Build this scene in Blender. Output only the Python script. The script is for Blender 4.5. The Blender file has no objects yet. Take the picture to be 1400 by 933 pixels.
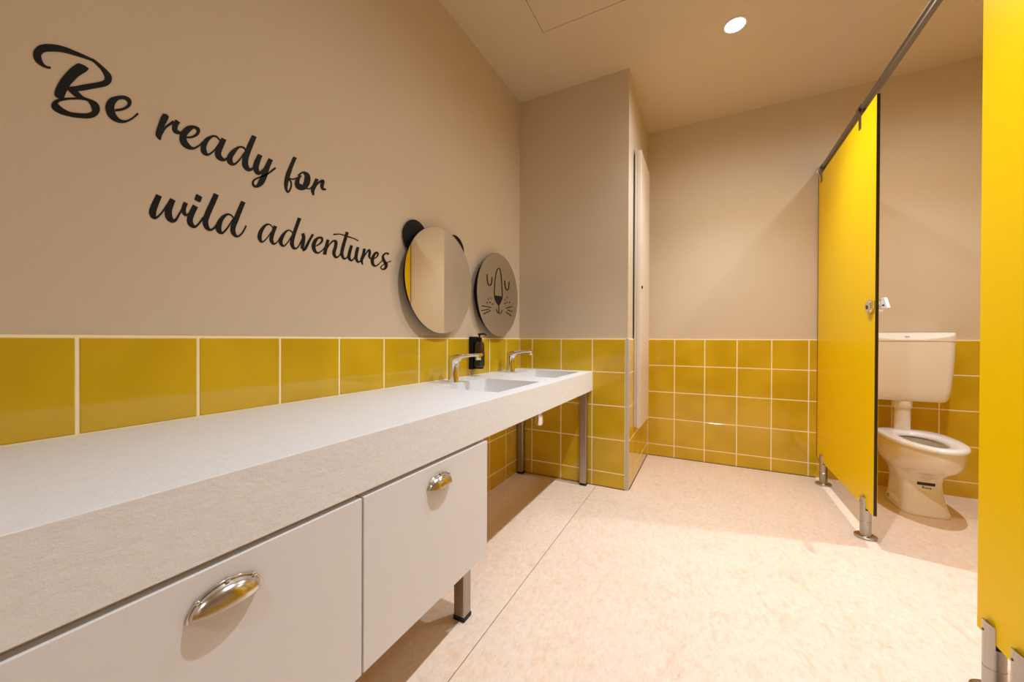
# wall lettering and drawn face, outlines in tenths of a millimetre on their wall plane (Y, Z)
LETTERS={
'Be':([
([(2396,14264),(2389,14260),(2380,14255),(2371,14250),(2362,14247),(2354,14246),(2345,14247),(2336,14249),(2328,14253),(2320,14258),(2312,14265),(2306,14274),(2300,14286),(2293,14301),(2287,14319),(2283,14337),(2281,14353),(2279,14371),(2278,14390),(2279,14406),(2281,14413),(2283,14419),(2287,14429),(2292,14441),(2297,14452),(2302,14462),(2308,14474),(2317,14488),(2329,14503),(2344,14517),(2362,14532),(2382,14546),(2404,14561),(2425,14576),(2447,14590),(2469,14603),(2492,14616),(2516,14628),(2541,14640),(2567,14651),(2592,14660),(2617,14668),(2643,14674),(2669,14680),(2697,14686),(2724,14693),(2751,14699),(2779,14705),(2806,14711),(2835,14716),(2865,14722),(2894,14727),(2919,14730),(2936,14732),(2946,14733),(2954,14732),(2968,14725),(2992,14711),(3021,14691),(3050,14667),(3075,14643),(3093,14618),(3108,14590),(3120,14563),(3129,14539),(3135,14521),(3136,14510),(3135,14504),(3134,14496),(3134,14485),(3134,14477),(3134,14474),(3134,14471),(3130,14461),(3120,14444),(3104,14422),(3083,14397),(3055,14370),(3022,14340),(2986,14309),(2950,14279),(2916,14249),(2881,14221),(2848,14193),(2818,14167),(2789,14142),(2763,14117),(2739,14095),(2717,14076),(2693,14057),(2667,14039),(2643,14023),(2626,14012)],[(2394,14223),(2388,14219),(2379,14214),(2367,14208),(2356,14204),(2345,14201),(2334,14199),(2323,14199),(2312,14198),(2300,14198),(2289,14199),(2276,14201),(2263,14206),(2249,14212),(2234,14219),(2219,14231),(2206,14249),(2195,14271),(2187,14298),(2181,14331),(2181,14371),(2187,14416),(2197,14459),(2211,14498),(2228,14535),(2247,14568),(2269,14596),(2290,14619),(2312,14640),(2336,14660),(2360,14677),(2384,14693),(2408,14707),(2431,14719),(2456,14731),(2481,14742),(2506,14752),(2532,14761),(2558,14768),(2585,14774),(2612,14779),(2639,14782),(2666,14783),(2692,14784),(2717,14785),(2743,14786),(2770,14788),(2797,14789),(2824,14790),(2852,14790),(2881,14790),(2909,14789),(2933,14789),(2948,14790),(2960,14793),(2974,14793),(2993,14788),(3020,14776),(3052,14760),(3085,14741),(3115,14723),(3141,14706),(3165,14689),(3187,14671),(3205,14654),(3219,14639),(3231,14621),(3239,14598),(3243,14571),(3243,14541),(3239,14505),(3228,14461),(3209,14415),(3186,14377),(3161,14346),(3135,14318),(3106,14290),(3072,14261),(3036,14231),(2999,14201),(2964,14172),(2931,14143),(2896,14112),(2863,14082),(2831,14055),(2801,14033),(2773,14012),(2745,13995),(2716,13981),(2687,13973),(2660,13971),(2637,13972),(2622,13973)]),
([(2606,13953),(2613,13945),(2623,13934),(2634,13921),(2647,13910),(2661,13899),(2678,13886),(2697,13875),(2716,13867),(2735,13864),(2755,13865),(2776,13867),(2797,13869),(2818,13872),(2837,13876),(2856,13881),(2874,13885),(2893,13888),(2913,13891),(2931,13894),(2943,13895)],[(2617,13993),(2628,13997),(2643,14002),(2662,14008),(2681,14009),(2700,14007),(2721,14002),(2741,13995),(2759,13987),(2775,13975),(2789,13961),(2802,13947),(2816,13937),(2831,13932),(2848,13929),(2866,13928),(2883,13926),(2901,13924),(2920,13922),(2937,13921),(2948,13920)]),
([(2851,13875),(2861,13874),(2873,13872),(2887,13868),(2899,13858),(2910,13841),(2922,13819),(2932,13797),(2938,13777),(2943,13762),(2947,13747),(2949,13738),(2950,13734),(2950,13730),(2951,13722),(2949,13712),(2946,13699),(2938,13684),(2924,13665),(2907,13645),(2885,13625),(2859,13606),(2827,13588),(2794,13571),(2761,13557),(2730,13544),(2698,13533),(2668,13525),(2640,13521),(2614,13522),(2590,13527),(2568,13535),(2548,13544),(2530,13555),(2513,13569),(2499,13583),(2492,13591),(2491,13587),(2489,13575),(2486,13570),(2484,13576),(2484,13586),(2485,13598),(2490,13614),(2501,13633),(2517,13655),(2539,13678),(2564,13702),(2592,13726),(2625,13751),(2662,13776),(2701,13800),(2737,13821),(2773,13839),(2810,13854),(2843,13867),(2866,13876)],[(2862,13924),(2872,13926),(2887,13929),(2905,13932),(2925,13933),(2948,13932),(2973,13931),(2998,13926),(3021,13914),(3038,13894),(3052,13867),(3061,13833),(3063,13791),(3057,13745),(3044,13701),(3026,13659),(3003,13621),(2978,13590),(2952,13564),(2924,13541),(2894,13521),(2861,13503),(2825,13486),(2790,13472),(2755,13459),(2722,13447),(2688,13437),(2655,13429),(2623,13422),(2593,13417),(2563,13413),(2535,13412),(2509,13414),(2483,13420),(2457,13428),(2435,13440),(2416,13458),(2404,13489),(2403,13530),(2411,13566),(2421,13593),(2432,13618),(2447,13642),(2464,13665),(2484,13686),(2506,13706),(2531,13727),(2558,13749),(2589,13771),(2623,13794),(2661,13818),(2701,13841),(2738,13862),(2775,13881),(2813,13898),(2846,13913),(2869,13923)]),
([(3297,13878),(3320,13894),(3353,13917),(3390,13945),(3425,13975),(3455,14008),(3485,14044),(3512,14082),(3534,14123),(3548,14166),(3554,14207),(3552,14243),(3542,14272),(3525,14292),(3502,14303),(3477,14306),(3451,14303),(3423,14294),(3394,14278),(3365,14259),(3335,14237),(3304,14213),(3271,14184),(3237,14149),(3206,14104),(3181,14054),(3163,14000),(3150,13946),(3145,13891),(3147,13840),(3156,13794),(3169,13753),(3188,13719),(3211,13694),(3238,13675),(3268,13664),(3299,13659),(3330,13660),(3363,13667),(3397,13680),(3431,13700),(3464,13727),(3497,13760),(3528,13797),(3559,13836),(3591,13883),(3624,13936),(3653,13984),(3673,14017)],[(3292,13926),(3315,13943),(3347,13967),(3382,13994),(3411,14022),(3435,14053),(3459,14086),(3478,14118),(3488,14142),(3492,14158),(3492,14173),(3489,14186),(3485,14195),(3479,14203),(3467,14211),(3452,14215),(3435,14215),(3417,14210),(3396,14199),(3373,14183),(3353,14162),(3333,14132),(3315,14097),(3301,14064),(3293,14039),(3288,14018),(3283,13996),(3280,13974),(3278,13956),(3278,13935),(3281,13909),(3286,13882),(3292,13858),(3299,13834),(3310,13810),(3324,13789),(3339,13772),(3358,13760),(3380,13753),(3404,13751),(3429,13757),(3456,13772),(3485,13797),(3515,13829),(3543,13863),(3572,13906),(3602,13957),(3629,14006),(3648,14041)]),
],[[(2771,14572),(2849,14576),(2906,14547),(2870,14468),(2803,14369),(2747,14274),(2696,14177),(2655,14076),(2622,13976),(2592,13874),(2570,13790),(2564,13749),(2555,13729),(2518,13711),(2478,13707),(2455,13717),(2442,13747),(2445,13803),(2459,13879),(2484,13976),(2519,14085),(2564,14201),(2612,14313),(2655,14402),(2696,14476),(2730,14535)],]),
'ready':([
([(4082,13746),(4092,13777),(4107,13822),(4124,13869),(4141,13910),(4158,13942),(4177,13974),(4198,14005),(4219,14035),(4244,14064),(4271,14094),(4297,14121),(4315,14140)],[(4056,13748),(4064,13779),(4075,13825),(4089,13876),(4106,13924),(4125,13965),(4146,14003),(4168,14038),(4191,14072),(4216,14108),(4244,14145),(4268,14176),(4285,14197)]),
([(4336,14246),(4324,14221),(4306,14182),(4287,14135),(4272,14085),(4266,14039),(4265,13996),(4272,13955),(4290,13920),(4320,13905),(4354,13905),(4388,13913),(4420,13927),(4449,13952),(4472,13981),(4490,14007),(4501,14024)],[(4420,14217),(4410,14190),(4395,14154),(4382,14121),(4375,14097),(4372,14076),(4370,14053),(4370,14036),(4369,14028),(4373,14018),(4387,14007),(4406,13999),(4421,13996),(4433,14001),(4450,14017),(4468,14037),(4481,14052)]),
([(4538,13893),(4561,13903),(4595,13918),(4634,13937),(4670,13960),(4704,13990),(4737,14023),(4768,14060),(4794,14100),(4812,14143),(4823,14187),(4825,14228),(4816,14265),(4794,14285),(4764,14292),(4732,14291),(4698,14284),(4663,14270),(4626,14251),(4587,14223),(4549,14188),(4515,14143),(4483,14092),(4453,14035),(4429,13974),(4414,13914),(4407,13856),(4407,13801),(4417,13750),(4437,13708),(4464,13677),(4495,13655),(4528,13642),(4563,13639),(4602,13643),(4642,13656),(4682,13678),(4720,13709),(4757,13748),(4791,13789),(4822,13827),(4849,13866),(4874,13906),(4894,13941),(4908,13965)],[(4537,13931),(4561,13944),(4594,13962),(4629,13983),(4658,14007),(4683,14034),(4708,14066),(4729,14097),(4742,14123),(4749,14145),(4754,14168),(4754,14186),(4752,14194),(4747,14200),(4733,14209),(4713,14211),(4695,14204),(4676,14186),(4657,14158),(4638,14127),(4621,14096),(4602,14063),(4581,14027),(4564,13992),(4553,13965),(4548,13939),(4545,13909),(4545,13882),(4547,13861),(4553,13842),(4565,13821),(4581,13801),(4598,13783),(4615,13765),(4635,13749),(4656,13739),(4678,13738),(4706,13753),(4738,13783),(4770,13820),(4799,13855),(4824,13889),(4846,13926),(4865,13959),(4879,13984)]),
([(5268,14191),(5258,14204),(5243,14225),(5224,14245),(5202,14257),(5177,14261),(5149,14258),(5118,14247),(5083,14227),(5045,14196),(5002,14156),(4959,14110),(4922,14058),(4893,14001),(4871,13944),(4855,13889),(4844,13839),(4838,13792),(4837,13747),(4844,13707),(4860,13674),(4885,13653),(4918,13641),(4956,13642),(4996,13658),(5032,13691),(5065,13733),(5097,13779),(5127,13826),(5156,13876),(5186,13931),(5213,13985),(5235,14032),(5253,14073),(5268,14111),(5279,14141),(5287,14162)],[(5244,14161),(5233,14174),(5218,14192),(5201,14207),(5183,14214),(5164,14214),(5142,14210),(5121,14199),(5098,14180),(5072,14147),(5044,14103),(5018,14057),(5000,14017),(4986,13980),(4973,13939),(4962,13898),(4956,13862),(4954,13835),(4955,13813),(4958,13796),(4960,13782),(4965,13764),(4973,13743),(4982,13727),(4993,13721),(5013,13732),(5042,13761),(5073,13802),(5103,13844),(5131,13890),(5158,13943),(5184,13996),(5206,14042),(5225,14081),(5240,14116),(5253,14145),(5262,14166)]),
([(5294,14265),(5278,14221),(5253,14156),(5227,14084),(5205,14019),(5185,13962),(5166,13902),(5150,13841),(5143,13779),(5153,13725),(5174,13688),(5201,13666),(5229,13653),(5260,13647),(5295,13649),(5332,13659),(5370,13680),(5405,13715),(5436,13756),(5461,13793),(5478,13818)],[(5406,14258),(5391,14212),(5371,14148),(5349,14078),(5330,14015),(5313,13958),(5298,13905),(5288,13864),(5285,13840),(5285,13828),(5288,13814),(5295,13799),(5305,13783),(5316,13770),(5331,13758),(5346,13750),(5359,13748),(5377,13760),(5404,13789),(5431,13822),(5450,13845)]),
([(5892,14216),(5883,14227),(5870,14244),(5852,14261),(5828,14270),(5800,14269),(5767,14262),(5731,14246),(5691,14220),(5648,14180),(5603,14131),(5560,14080),(5524,14032),(5494,13987),(5468,13941),(5447,13894),(5430,13845),(5420,13798),(5416,13751),(5420,13705),(5437,13668),(5466,13644),(5502,13632),(5546,13634),(5592,13655),(5631,13693),(5666,13741),(5702,13796),(5736,13854),(5774,13923),(5814,14004),(5850,14079),(5876,14131)],[(5866,14185),(5856,14195),(5843,14209),(5827,14221),(5811,14224),(5789,14221),(5764,14213),(5738,14199),(5714,14176),(5689,14138),(5662,14087),(5637,14031),(5614,13982),(5594,13941),(5577,13905),(5565,13876),(5557,13851),(5553,13828),(5551,13806),(5551,13789),(5550,13779),(5553,13761),(5562,13740),(5572,13724),(5583,13718),(5605,13732),(5637,13767),(5672,13816),(5707,13869),(5744,13935),(5783,14013),(5818,14088),(5842,14140)]),
([(6042,14696),(6018,14630),(5983,14535),(5946,14429),(5912,14332),(5882,14242),(5852,14151),(5826,14062),(5806,13981),(5793,13909),(5786,13843),(5787,13783),(5799,13729),(5825,13685),(5862,13655),(5905,13638),(5956,13640),(6007,13668),(6048,13710),(6082,13756),(6112,13801),(6138,13849),(6162,13903),(6182,13951),(6195,13983)],[(6163,14697),(6142,14631),(6111,14535),(6077,14431),(6047,14333),(6019,14244),(5992,14155),(5969,14073),(5953,14005),(5944,13948),(5941,13900),(5941,13863),(5944,13835),(5949,13809),(5960,13782),(5972,13761),(5978,13750),(5988,13748),(6015,13763),(6048,13792),(6076,13823),(6100,13861),(6121,13909),(6138,13956),(6151,13989)]),
([(6204,14240),(6185,14194),(6156,14126),(6126,14051),(6102,13982),(6086,13924),(6072,13867),(6065,13809),(6070,13753),(6090,13706),(6121,13667),(6163,13640),(6226,13643),(6282,13690),(6320,13747),(6355,13809),(6389,13869),(6425,13933),(6463,14005),(6498,14071),(6522,14116)],[(6320,14234),(6304,14187),(6283,14120),(6261,14049),(6245,13989),(6233,13940),(6224,13897),(6219,13864),(6218,13840),(6222,13813),(6230,13782),(6238,13761),(6230,13751),(6237,13752),(6270,13784),(6311,13835),(6349,13888),(6386,13948),(6423,14018),(6455,14083),(6478,14129)]),
([(6493,14240),(6471,14186),(6439,14109),(6405,14022),(6374,13940),(6349,13863),(6327,13790),(6308,13722),(6289,13662),(6268,13605),(6247,13551),(6227,13503),(6209,13462),(6194,13422),(6178,13383),(6162,13349),(6150,13329),(6137,13321),(6119,13323),(6104,13331),(6096,13340),(6092,13354),(6092,13380),(6098,13408),(6109,13435),(6128,13460),(6157,13490),(6194,13523),(6236,13559),(6282,13596),(6335,13636),(6394,13680),(6454,13734),(6521,13805),(6593,13888),(6659,13966),(6705,14020)],[(6614,14233),(6594,14178),(6567,14101),(6537,14017),(6513,13940),(6495,13872),(6479,13802),(6462,13730),(6441,13658),(6418,13591),(6394,13528),(6365,13466),(6332,13410),(6292,13361),(6248,13319),(6204,13287),(6163,13264),(6123,13255),(6090,13259),(6062,13273),(6043,13296),(6037,13330),(6039,13369),(6050,13412),(6071,13454),(6101,13492),(6137,13525),(6176,13558),(6220,13594),(6268,13632),(6321,13671),(6377,13715),(6432,13765),(6494,13833),(6563,13916),(6627,13995),(6671,14050)]),
],[[(4095,14254),(4159,14281),(4205,14246),(4179,14144),(4132,14017),(4102,13909),(4078,13806),(4068,13694),(4055,13616),(4011,13627),(3970,13674),(3962,13713),(3970,13772),(3989,13873),(4018,13995),(4053,14139)],]),
'for':([
([(7230,14610),(7209,14556),(7178,14479),(7144,14391),(7112,14306),(7081,14223),(7049,14137),(7019,14052),(6995,13971),(6976,13896),(6961,13824),(6950,13756),(6945,13693),(6945,13634),(6951,13581),(6961,13536),(6974,13498),(6990,13466),(7012,13441),(7040,13426),(7084,13438),(7115,13475),(7138,13520),(7159,13571),(7175,13619),(7184,13665),(7190,13713),(7190,13758),(7185,13799),(7166,13833),(7139,13858),(7119,13875),(7113,13870),(7115,13866),(7148,13869),(7192,13873),(7238,13888),(7283,13918),(7328,13955),(7367,13991),(7395,14015)],[(7339,14610),(7319,14556),(7290,14478),(7259,14391),(7230,14308),(7204,14226),(7179,14142),(7155,14059),(7133,13983),(7114,13911),(7096,13844),(7080,13781),(7068,13723),(7059,13670),(7051,13620),(7048,13576),(7048,13542),(7054,13516),(7064,13497),(7071,13489),(7064,13484),(7073,13495),(7093,13530),(7113,13574),(7128,13616),(7136,13656),(7141,13698),(7141,13738),(7137,13770),(7125,13795),(7104,13819),(7083,13843),(7082,13881),(7120,13906),(7158,13912),(7198,13918),(7232,13929),(7267,13952),(7309,13986),(7348,14019),(7376,14043)]),
([(7405,14063),(7433,14098),(7470,14148),(7511,14193),(7541,14212),(7563,14204),(7584,14182),(7596,14154),(7597,14130),(7595,14101),(7590,14053),(7581,14001),(7571,13957),(7558,13920),(7543,13881),(7527,13849),(7518,13835),(7511,13831),(7490,13825),(7467,13825),(7456,13826),(7451,13828),(7441,13841),(7432,13862),(7426,13881),(7424,13902),(7427,13933),(7435,13968),(7443,13998),(7453,14025),(7469,14056),(7487,14085),(7500,14106)],[(7365,14092),(7394,14125),(7436,14175),(7485,14228),(7537,14269),(7595,14292),(7657,14300),(7717,14290),(7766,14254),(7790,14193),(7796,14120),(7789,14044),(7772,13970),(7743,13898),(7702,13829),(7653,13766),(7592,13709),(7523,13669),(7458,13650),(7399,13646),(7346,13658),(7307,13690),(7285,13732),(7275,13779),(7275,13828),(7286,13881),(7307,13932),(7332,13979),(7359,14022),(7391,14060),(7426,14091),(7456,14113),(7475,14128)]),
([(7442,13828),(7465,13815),(7498,13795),(7539,13776),(7582,13764),(7629,13761),(7680,13763),(7733,13772),(7785,13796),(7830,13840),(7866,13895),(7895,13947),(7915,13982)],[(7462,13858),(7487,13847),(7522,13830),(7562,13815),(7602,13806),(7644,13804),(7691,13806),(7736,13813),(7770,13828),(7800,13858),(7831,13906),(7859,13956),(7879,13991)]),
([(7972,14220),(7953,14177),(7926,14115),(7898,14046),(7874,13987),(7855,13937),(7835,13888),(7818,13835),(7810,13779),(7819,13727),(7840,13684),(7862,13651),(7876,13628)],[(8076,14224),(8064,14180),(8047,14118),(8027,14049),(8008,13987),(7988,13933),(7968,13885),(7952,13845),(7941,13813),(7933,13777),(7930,13732),(7930,13689),(7929,13658)]),
([(7959,13881),(7985,13924),(8022,13987),(8064,14052),(8102,14100),(8142,14132),(8184,14158),(8212,14168),(8189,14166),(8172,14183),(8163,14151),(8149,14100),(8142,14049),(8146,14010),(8155,13975),(8172,13944),(8204,13922),(8249,13922),(8294,13937),(8331,13954),(8355,13965)],[(7922,13890),(7945,13934),(7979,13998),(8018,14068),(8057,14129),(8101,14181),(8150,14228),(8202,14267),(8278,14281),(8303,14221),(8291,14166),(8275,14118),(8268,14086),(8266,14060),(8264,14033),(8265,14014),(8263,14006),(8271,14002),(8298,14005),(8331,14012),(8356,14018)]),
],[]),
'wild':([
([(3973,12331),(3962,12298),(3945,12249),(3927,12195),(3910,12143),(3895,12095),(3879,12045),(3865,11995),(3854,11947),(3848,11903),(3847,11864),(3851,11830),(3859,11800),(3874,11775),(3894,11754),(3919,11738),(3951,11738),(3979,11757),(4000,11783),(4020,11812),(4039,11843),(4059,11876),(4081,11913),(4102,11953),(4122,11992),(4142,12034),(4161,12079),(4178,12119),(4189,12147)],[(4073,12309),(4063,12274),(4050,12224),(4035,12170),(4021,12118),(4008,12069),(3995,12021),(3984,11978),(3977,11945),(3973,11921),(3972,11904),(3972,11890),(3971,11875),(3969,11856),(3967,11836),(3964,11822),(3958,11813),(3962,11810),(3977,11821),(3996,11842),(4016,11868),(4036,11898),(4056,11933),(4075,11971),(4094,12009),(4113,12049),(4131,12093),(4148,12133),(4159,12161)]),
([(4231,12327),(4221,12304),(4206,12269),(4189,12227),(4174,12184),(4161,12140),(4148,12094),(4138,12044),(4131,11996),(4128,11950),(4129,11907),(4135,11865),(4147,11828),(4166,11796),(4191,11772),(4218,11754),(4248,11746),(4279,11750),(4307,11765),(4332,11790),(4353,11821),(4371,11859),(4388,11903),(4404,11948),(4420,11992),(4440,12038),(4461,12087),(4481,12131),(4494,12162)],[(4330,12295),(4322,12270),(4312,12235),(4301,12197),(4292,12161),(4282,12123),(4272,12082),(4264,12045),(4260,12014),(4259,11987),(4260,11961),(4262,11939),(4265,11921),(4268,11901),(4273,11879),(4280,11860),(4283,11849),(4285,11843),(4291,11841),(4301,11845),(4315,11857),(4331,11882),(4348,11919),(4367,11963),(4386,12007),(4406,12053),(4427,12102),(4446,12147),(4459,12178)]),
([(4488,12322),(4480,12297),(4469,12259),(4456,12215),(4448,12172),(4445,12133),(4446,12097),(4450,12064),(4458,12035),(4472,12011),(4490,11993),(4512,11982),(4540,11983),(4565,12002),(4585,12029),(4602,12054),(4612,12071)],[(4574,12305),(4566,12279),(4554,12243),(4543,12206),(4536,12177),(4532,12153),(4531,12128),(4531,12105),(4533,12088),(4535,12072),(4538,12056),(4541,12044),(4540,12038),(4546,12040),(4563,12056),(4580,12078),(4593,12093)]),
([(4675,12312),(4660,12276),(4640,12224),(4617,12165),(4598,12110),(4583,12060),(4570,12010),(4559,11961),(4553,11912),(4554,11868),(4560,11829),(4573,11795),(4591,11768),(4615,11749),(4645,11735),(4680,11730),(4716,11739),(4747,11764),(4771,11796),(4794,11833),(4817,11871),(4843,11916),(4870,11970),(4895,12019),(4912,12054)],[(4781,12278),(4767,12241),(4748,12189),(4727,12134),(4711,12084),(4697,12040),(4685,11998),(4676,11961),(4671,11932),(4670,11912),(4672,11895),(4675,11881),(4679,11866),(4686,11847),(4695,11826),(4705,11810),(4712,11803),(4723,11807),(4742,11828),(4764,11858),(4787,11893),(4812,11936),(4838,11987),(4862,12037),(4879,12071)]),
([(5123,12752),(5107,12708),(5086,12646),(5061,12575),(5038,12507),(5014,12441),(4989,12372),(4965,12303),(4943,12236),(4923,12172),(4904,12108),(4888,12045),(4878,11984),(4877,11929),(4882,11881),(4894,11841),(4911,11808),(4934,11780),(4963,11759),(4994,11747),(5028,11744),(5062,11757),(5091,11778),(5118,11805),(5143,11833),(5166,11869),(5187,11909),(5205,11945),(5217,11970)],[(5235,12733),(5220,12689),(5199,12626),(5175,12554),(5152,12484),(5128,12416),(5104,12346),(5081,12278),(5060,12214),(5040,12151),(5022,12092),(5007,12039),(4998,11997),(4996,11965),(4997,11937),(5001,11912),(5006,11888),(5012,11863),(5020,11838),(5030,11819),(5039,11809),(5052,11809),(5071,11822),(5092,11843),(5112,11865),(5131,11893),(5151,11928),(5169,11963),(5182,11987)]),
([(5602,12237),(5588,12254),(5569,12279),(5545,12304),(5520,12321),(5492,12328),(5463,12328),(5430,12320),(5396,12304),(5360,12277),(5324,12243),(5289,12202),(5258,12158),(5230,12109),(5204,12056),(5183,12002),(5169,11950),(5162,11901),(5162,11854),(5170,11812),(5185,11776),(5210,11749),(5242,11732),(5279,11726),(5318,11739),(5350,11770),(5378,11809),(5406,11852),(5431,11895),(5456,11940),(5481,11988),(5504,12037),(5527,12082),(5549,12128),(5571,12175),(5591,12216),(5604,12245)],[(5580,12213),(5566,12229),(5547,12253),(5525,12275),(5504,12286),(5483,12286),(5460,12280),(5438,12268),(5419,12251),(5398,12225),(5376,12191),(5356,12153),(5338,12115),(5324,12074),(5311,12030),(5301,11986),(5294,11951),(5291,11922),(5290,11896),(5290,11874),(5291,11858),(5292,11839),(5297,11818),(5302,11802),(5308,11795),(5324,11804),(5348,11834),(5374,11874),(5400,11915),(5425,11957),(5450,12003),(5474,12051),(5497,12096),(5520,12141),(5543,12187),(5563,12228),(5577,12256)]),
([(5764,12763),(5748,12717),(5725,12651),(5699,12576),(5673,12504),(5649,12433),(5624,12360),(5599,12288),(5577,12222),(5557,12162),(5538,12103),(5520,12045),(5508,11989),(5503,11937),(5502,11889),(5509,11844),(5525,11804),(5552,11772),(5586,11748),(5624,11734),(5663,11733),(5700,11751),(5732,11780),(5761,11813),(5787,11847),(5809,11882),(5830,11920),(5848,11959),(5864,11994),(5878,12030),(5891,12066),(5901,12096),(5908,12118)],[(5873,12748),(5857,12701),(5835,12635),(5809,12560),(5786,12487),(5763,12416),(5740,12343),(5718,12271),(5697,12203),(5675,12140),(5655,12083),(5639,12034),(5628,11992),(5623,11956),(5621,11925),(5622,11899),(5625,11878),(5631,11852),(5643,11824),(5658,11801),(5670,11790),(5685,11794),(5707,11813),(5733,11842),(5756,11871),(5777,11901),(5796,11936),(5814,11971),(5830,12005),(5844,12038),(5856,12072),(5865,12102),(5872,12123)]),
],[[(4741,12586),(4753,12600),(4771,12596),(4816,12583),(4858,12566),(4867,12557),(4862,12539),(4849,12486),(4832,12435),(4823,12419),(4806,12419),(4760,12429),(4716,12444),(4707,12449),(4712,12466),(4725,12526)],]),
'adventures':([
([(6620,12261),(6608,12276),(6589,12299),(6566,12322),(6539,12336),(6508,12339),(6474,12335),(6437,12322),(6398,12297),(6358,12258),(6318,12210),(6280,12156),(6249,12102),(6224,12046),(6203,11987),(6190,11928),(6187,11872),(6199,11821),(6223,11778),(6254,11745),(6295,11732),(6337,11749),(6372,11782),(6407,11824),(6442,11871),(6481,11932),(6524,12006),(6564,12076),(6592,12124)],[(6600,12240),(6587,12255),(6568,12277),(6547,12296),(6525,12303),(6503,12300),(6478,12291),(6454,12276),(6432,12253),(6408,12219),(6382,12172),(6358,12122),(6339,12075),(6324,12029),(6312,11981),(6304,11937),(6300,11903),(6299,11869),(6302,11831),(6307,11802),(6311,11790),(6322,11790),(6350,11810),(6384,11845),(6419,11887),(6458,11944),(6500,12017),(6539,12087),(6566,12135)]),
([(6639,12327),(6624,12285),(6603,12224),(6579,12156),(6560,12094),(6543,12039),(6526,11984),(6515,11929),(6514,11875),(6528,11827),(6554,11790),(6586,11763),(6623,11750),(6663,11759),(6696,11784),(6724,11814),(6749,11846),(6775,11885),(6801,11933),(6824,11977),(6839,12007)],[(6740,12313),(6725,12270),(6702,12210),(6680,12144),(6661,12085),(6647,12032),(6636,11983),(6629,11941),(6626,11911),(6627,11883),(6633,11852),(6642,11828),(6648,11815),(6655,11811),(6675,11819),(6701,11838),(6726,11863),(6750,11897),(6775,11942),(6796,11986),(6811,12017)]),
([(7229,12246),(7216,12261),(7195,12284),(7171,12306),(7143,12319),(7113,12322),(7081,12317),(7046,12303),(7008,12277),(6966,12237),(6922,12186),(6879,12130),(6845,12075),(6818,12021),(6798,11965),(6786,11909),(6787,11856),(6806,11810),(6838,11776),(6877,11754),(6921,11751),(6961,11773),(6995,11807),(7027,11850),(7061,11898),(7099,11962),(7142,12039),(7182,12113),(7209,12164)],[(7207,12224),(7193,12239),(7172,12259),(7150,12277),(7128,12285),(7107,12284),(7084,12278),(7062,12265),(7040,12243),(7014,12204),(6985,12152),(6958,12096),(6937,12047),(6921,12002),(6908,11958),(6900,11920),(6897,11894),(6898,11869),(6906,11839),(6918,11815),(6927,11805),(6941,11809),(6969,11831),(7001,11868),(7034,11913),(7072,11973),(7114,12050),(7153,12123),(7179,12174)]),
([(7376,12774),(7359,12722),(7335,12647),(7307,12563),(7280,12479),(7253,12397),(7223,12309),(7195,12222),(7172,12146),(7154,12080),(7138,12020),(7127,11963),(7126,11907),(7137,11855),(7158,11811),(7186,11776),(7219,11752),(7259,11745),(7299,11755),(7334,11775),(7364,11800),(7390,11831),(7414,11867),(7437,11907),(7460,11949),(7483,11998),(7507,12055),(7529,12106),(7543,12142)],[(7490,12767),(7472,12714),(7445,12640),(7415,12555),(7387,12472),(7360,12388),(7332,12300),(7306,12216),(7286,12141),(7270,12078),(7259,12023),(7252,11978),(7250,11941),(7251,11906),(7258,11871),(7267,11842),(7274,11825),(7280,11817),(7295,11813),(7317,11817),(7340,11829),(7360,11850),(7381,11881),(7401,11919),(7422,11960),(7444,12007),(7468,12062),(7489,12114),(7504,12149)]),
([(7493,12292),(7498,12271),(7505,12243),(7511,12211),(7513,12178),(7508,12134),(7499,12080),(7489,12023),(7481,11972),(7476,11927),(7472,11884),(7469,11848),(7467,11823)],[(7583,12339),(7591,12320),(7604,12291),(7616,12252),(7622,12205),(7620,12150),(7613,12090),(7604,12032),(7596,11980),(7587,11934),(7576,11890),(7566,11853),(7559,11828)]),
([(7546,11748),(7561,11755),(7588,11768),(7625,11794),(7661,11837),(7692,11894),(7721,11962),(7751,12033),(7781,12101),(7817,12172),(7857,12248),(7893,12317),(7918,12365)],[(7516,11820),(7533,11830),(7550,11840),(7566,11852),(7584,11874),(7609,11918),(7640,11980),(7674,12051),(7708,12120),(7747,12192),(7788,12268),(7826,12336),(7852,12384)]),
([(7968,11995),(7993,12009),(8031,12029),(8073,12053),(8113,12081),(8149,12112),(8184,12148),(8216,12185),(8240,12224),(8252,12263),(8253,12301),(8244,12335),(8222,12361),(8185,12370),(8146,12365),(8105,12353),(8065,12334),(8025,12309),(7984,12277),(7944,12240),(7910,12197),(7883,12150),(7861,12099),(7846,12046),(7840,11995),(7842,11944),(7853,11896),(7871,11853),(7897,11818),(7931,11793),(7971,11778),(8016,11773),(8061,11781),(8104,11802),(8146,11832),(8186,11867),(8225,11907),(8263,11955),(8303,12010),(8337,12062),(8361,12098)],[(7957,12020),(7981,12035),(8016,12057),(8054,12083),(8085,12110),(8113,12140),(8140,12175),(8161,12208),(8173,12233),(8177,12254),(8175,12275),(8171,12290),(8167,12295),(8160,12297),(8140,12298),(8116,12293),(8093,12281),(8072,12259),(8050,12228),(8030,12194),(8015,12161),(8000,12126),(7986,12088),(7975,12050),(7970,12016),(7969,11983),(7973,11947),(7980,11914),(7989,11889),(8001,11868),(8018,11849),(8037,11835),(8059,11831),(8087,11840),(8122,11862),(8160,11893),(8197,11927),(8235,11970),(8275,12023),(8310,12074),(8335,12109)]),
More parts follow.
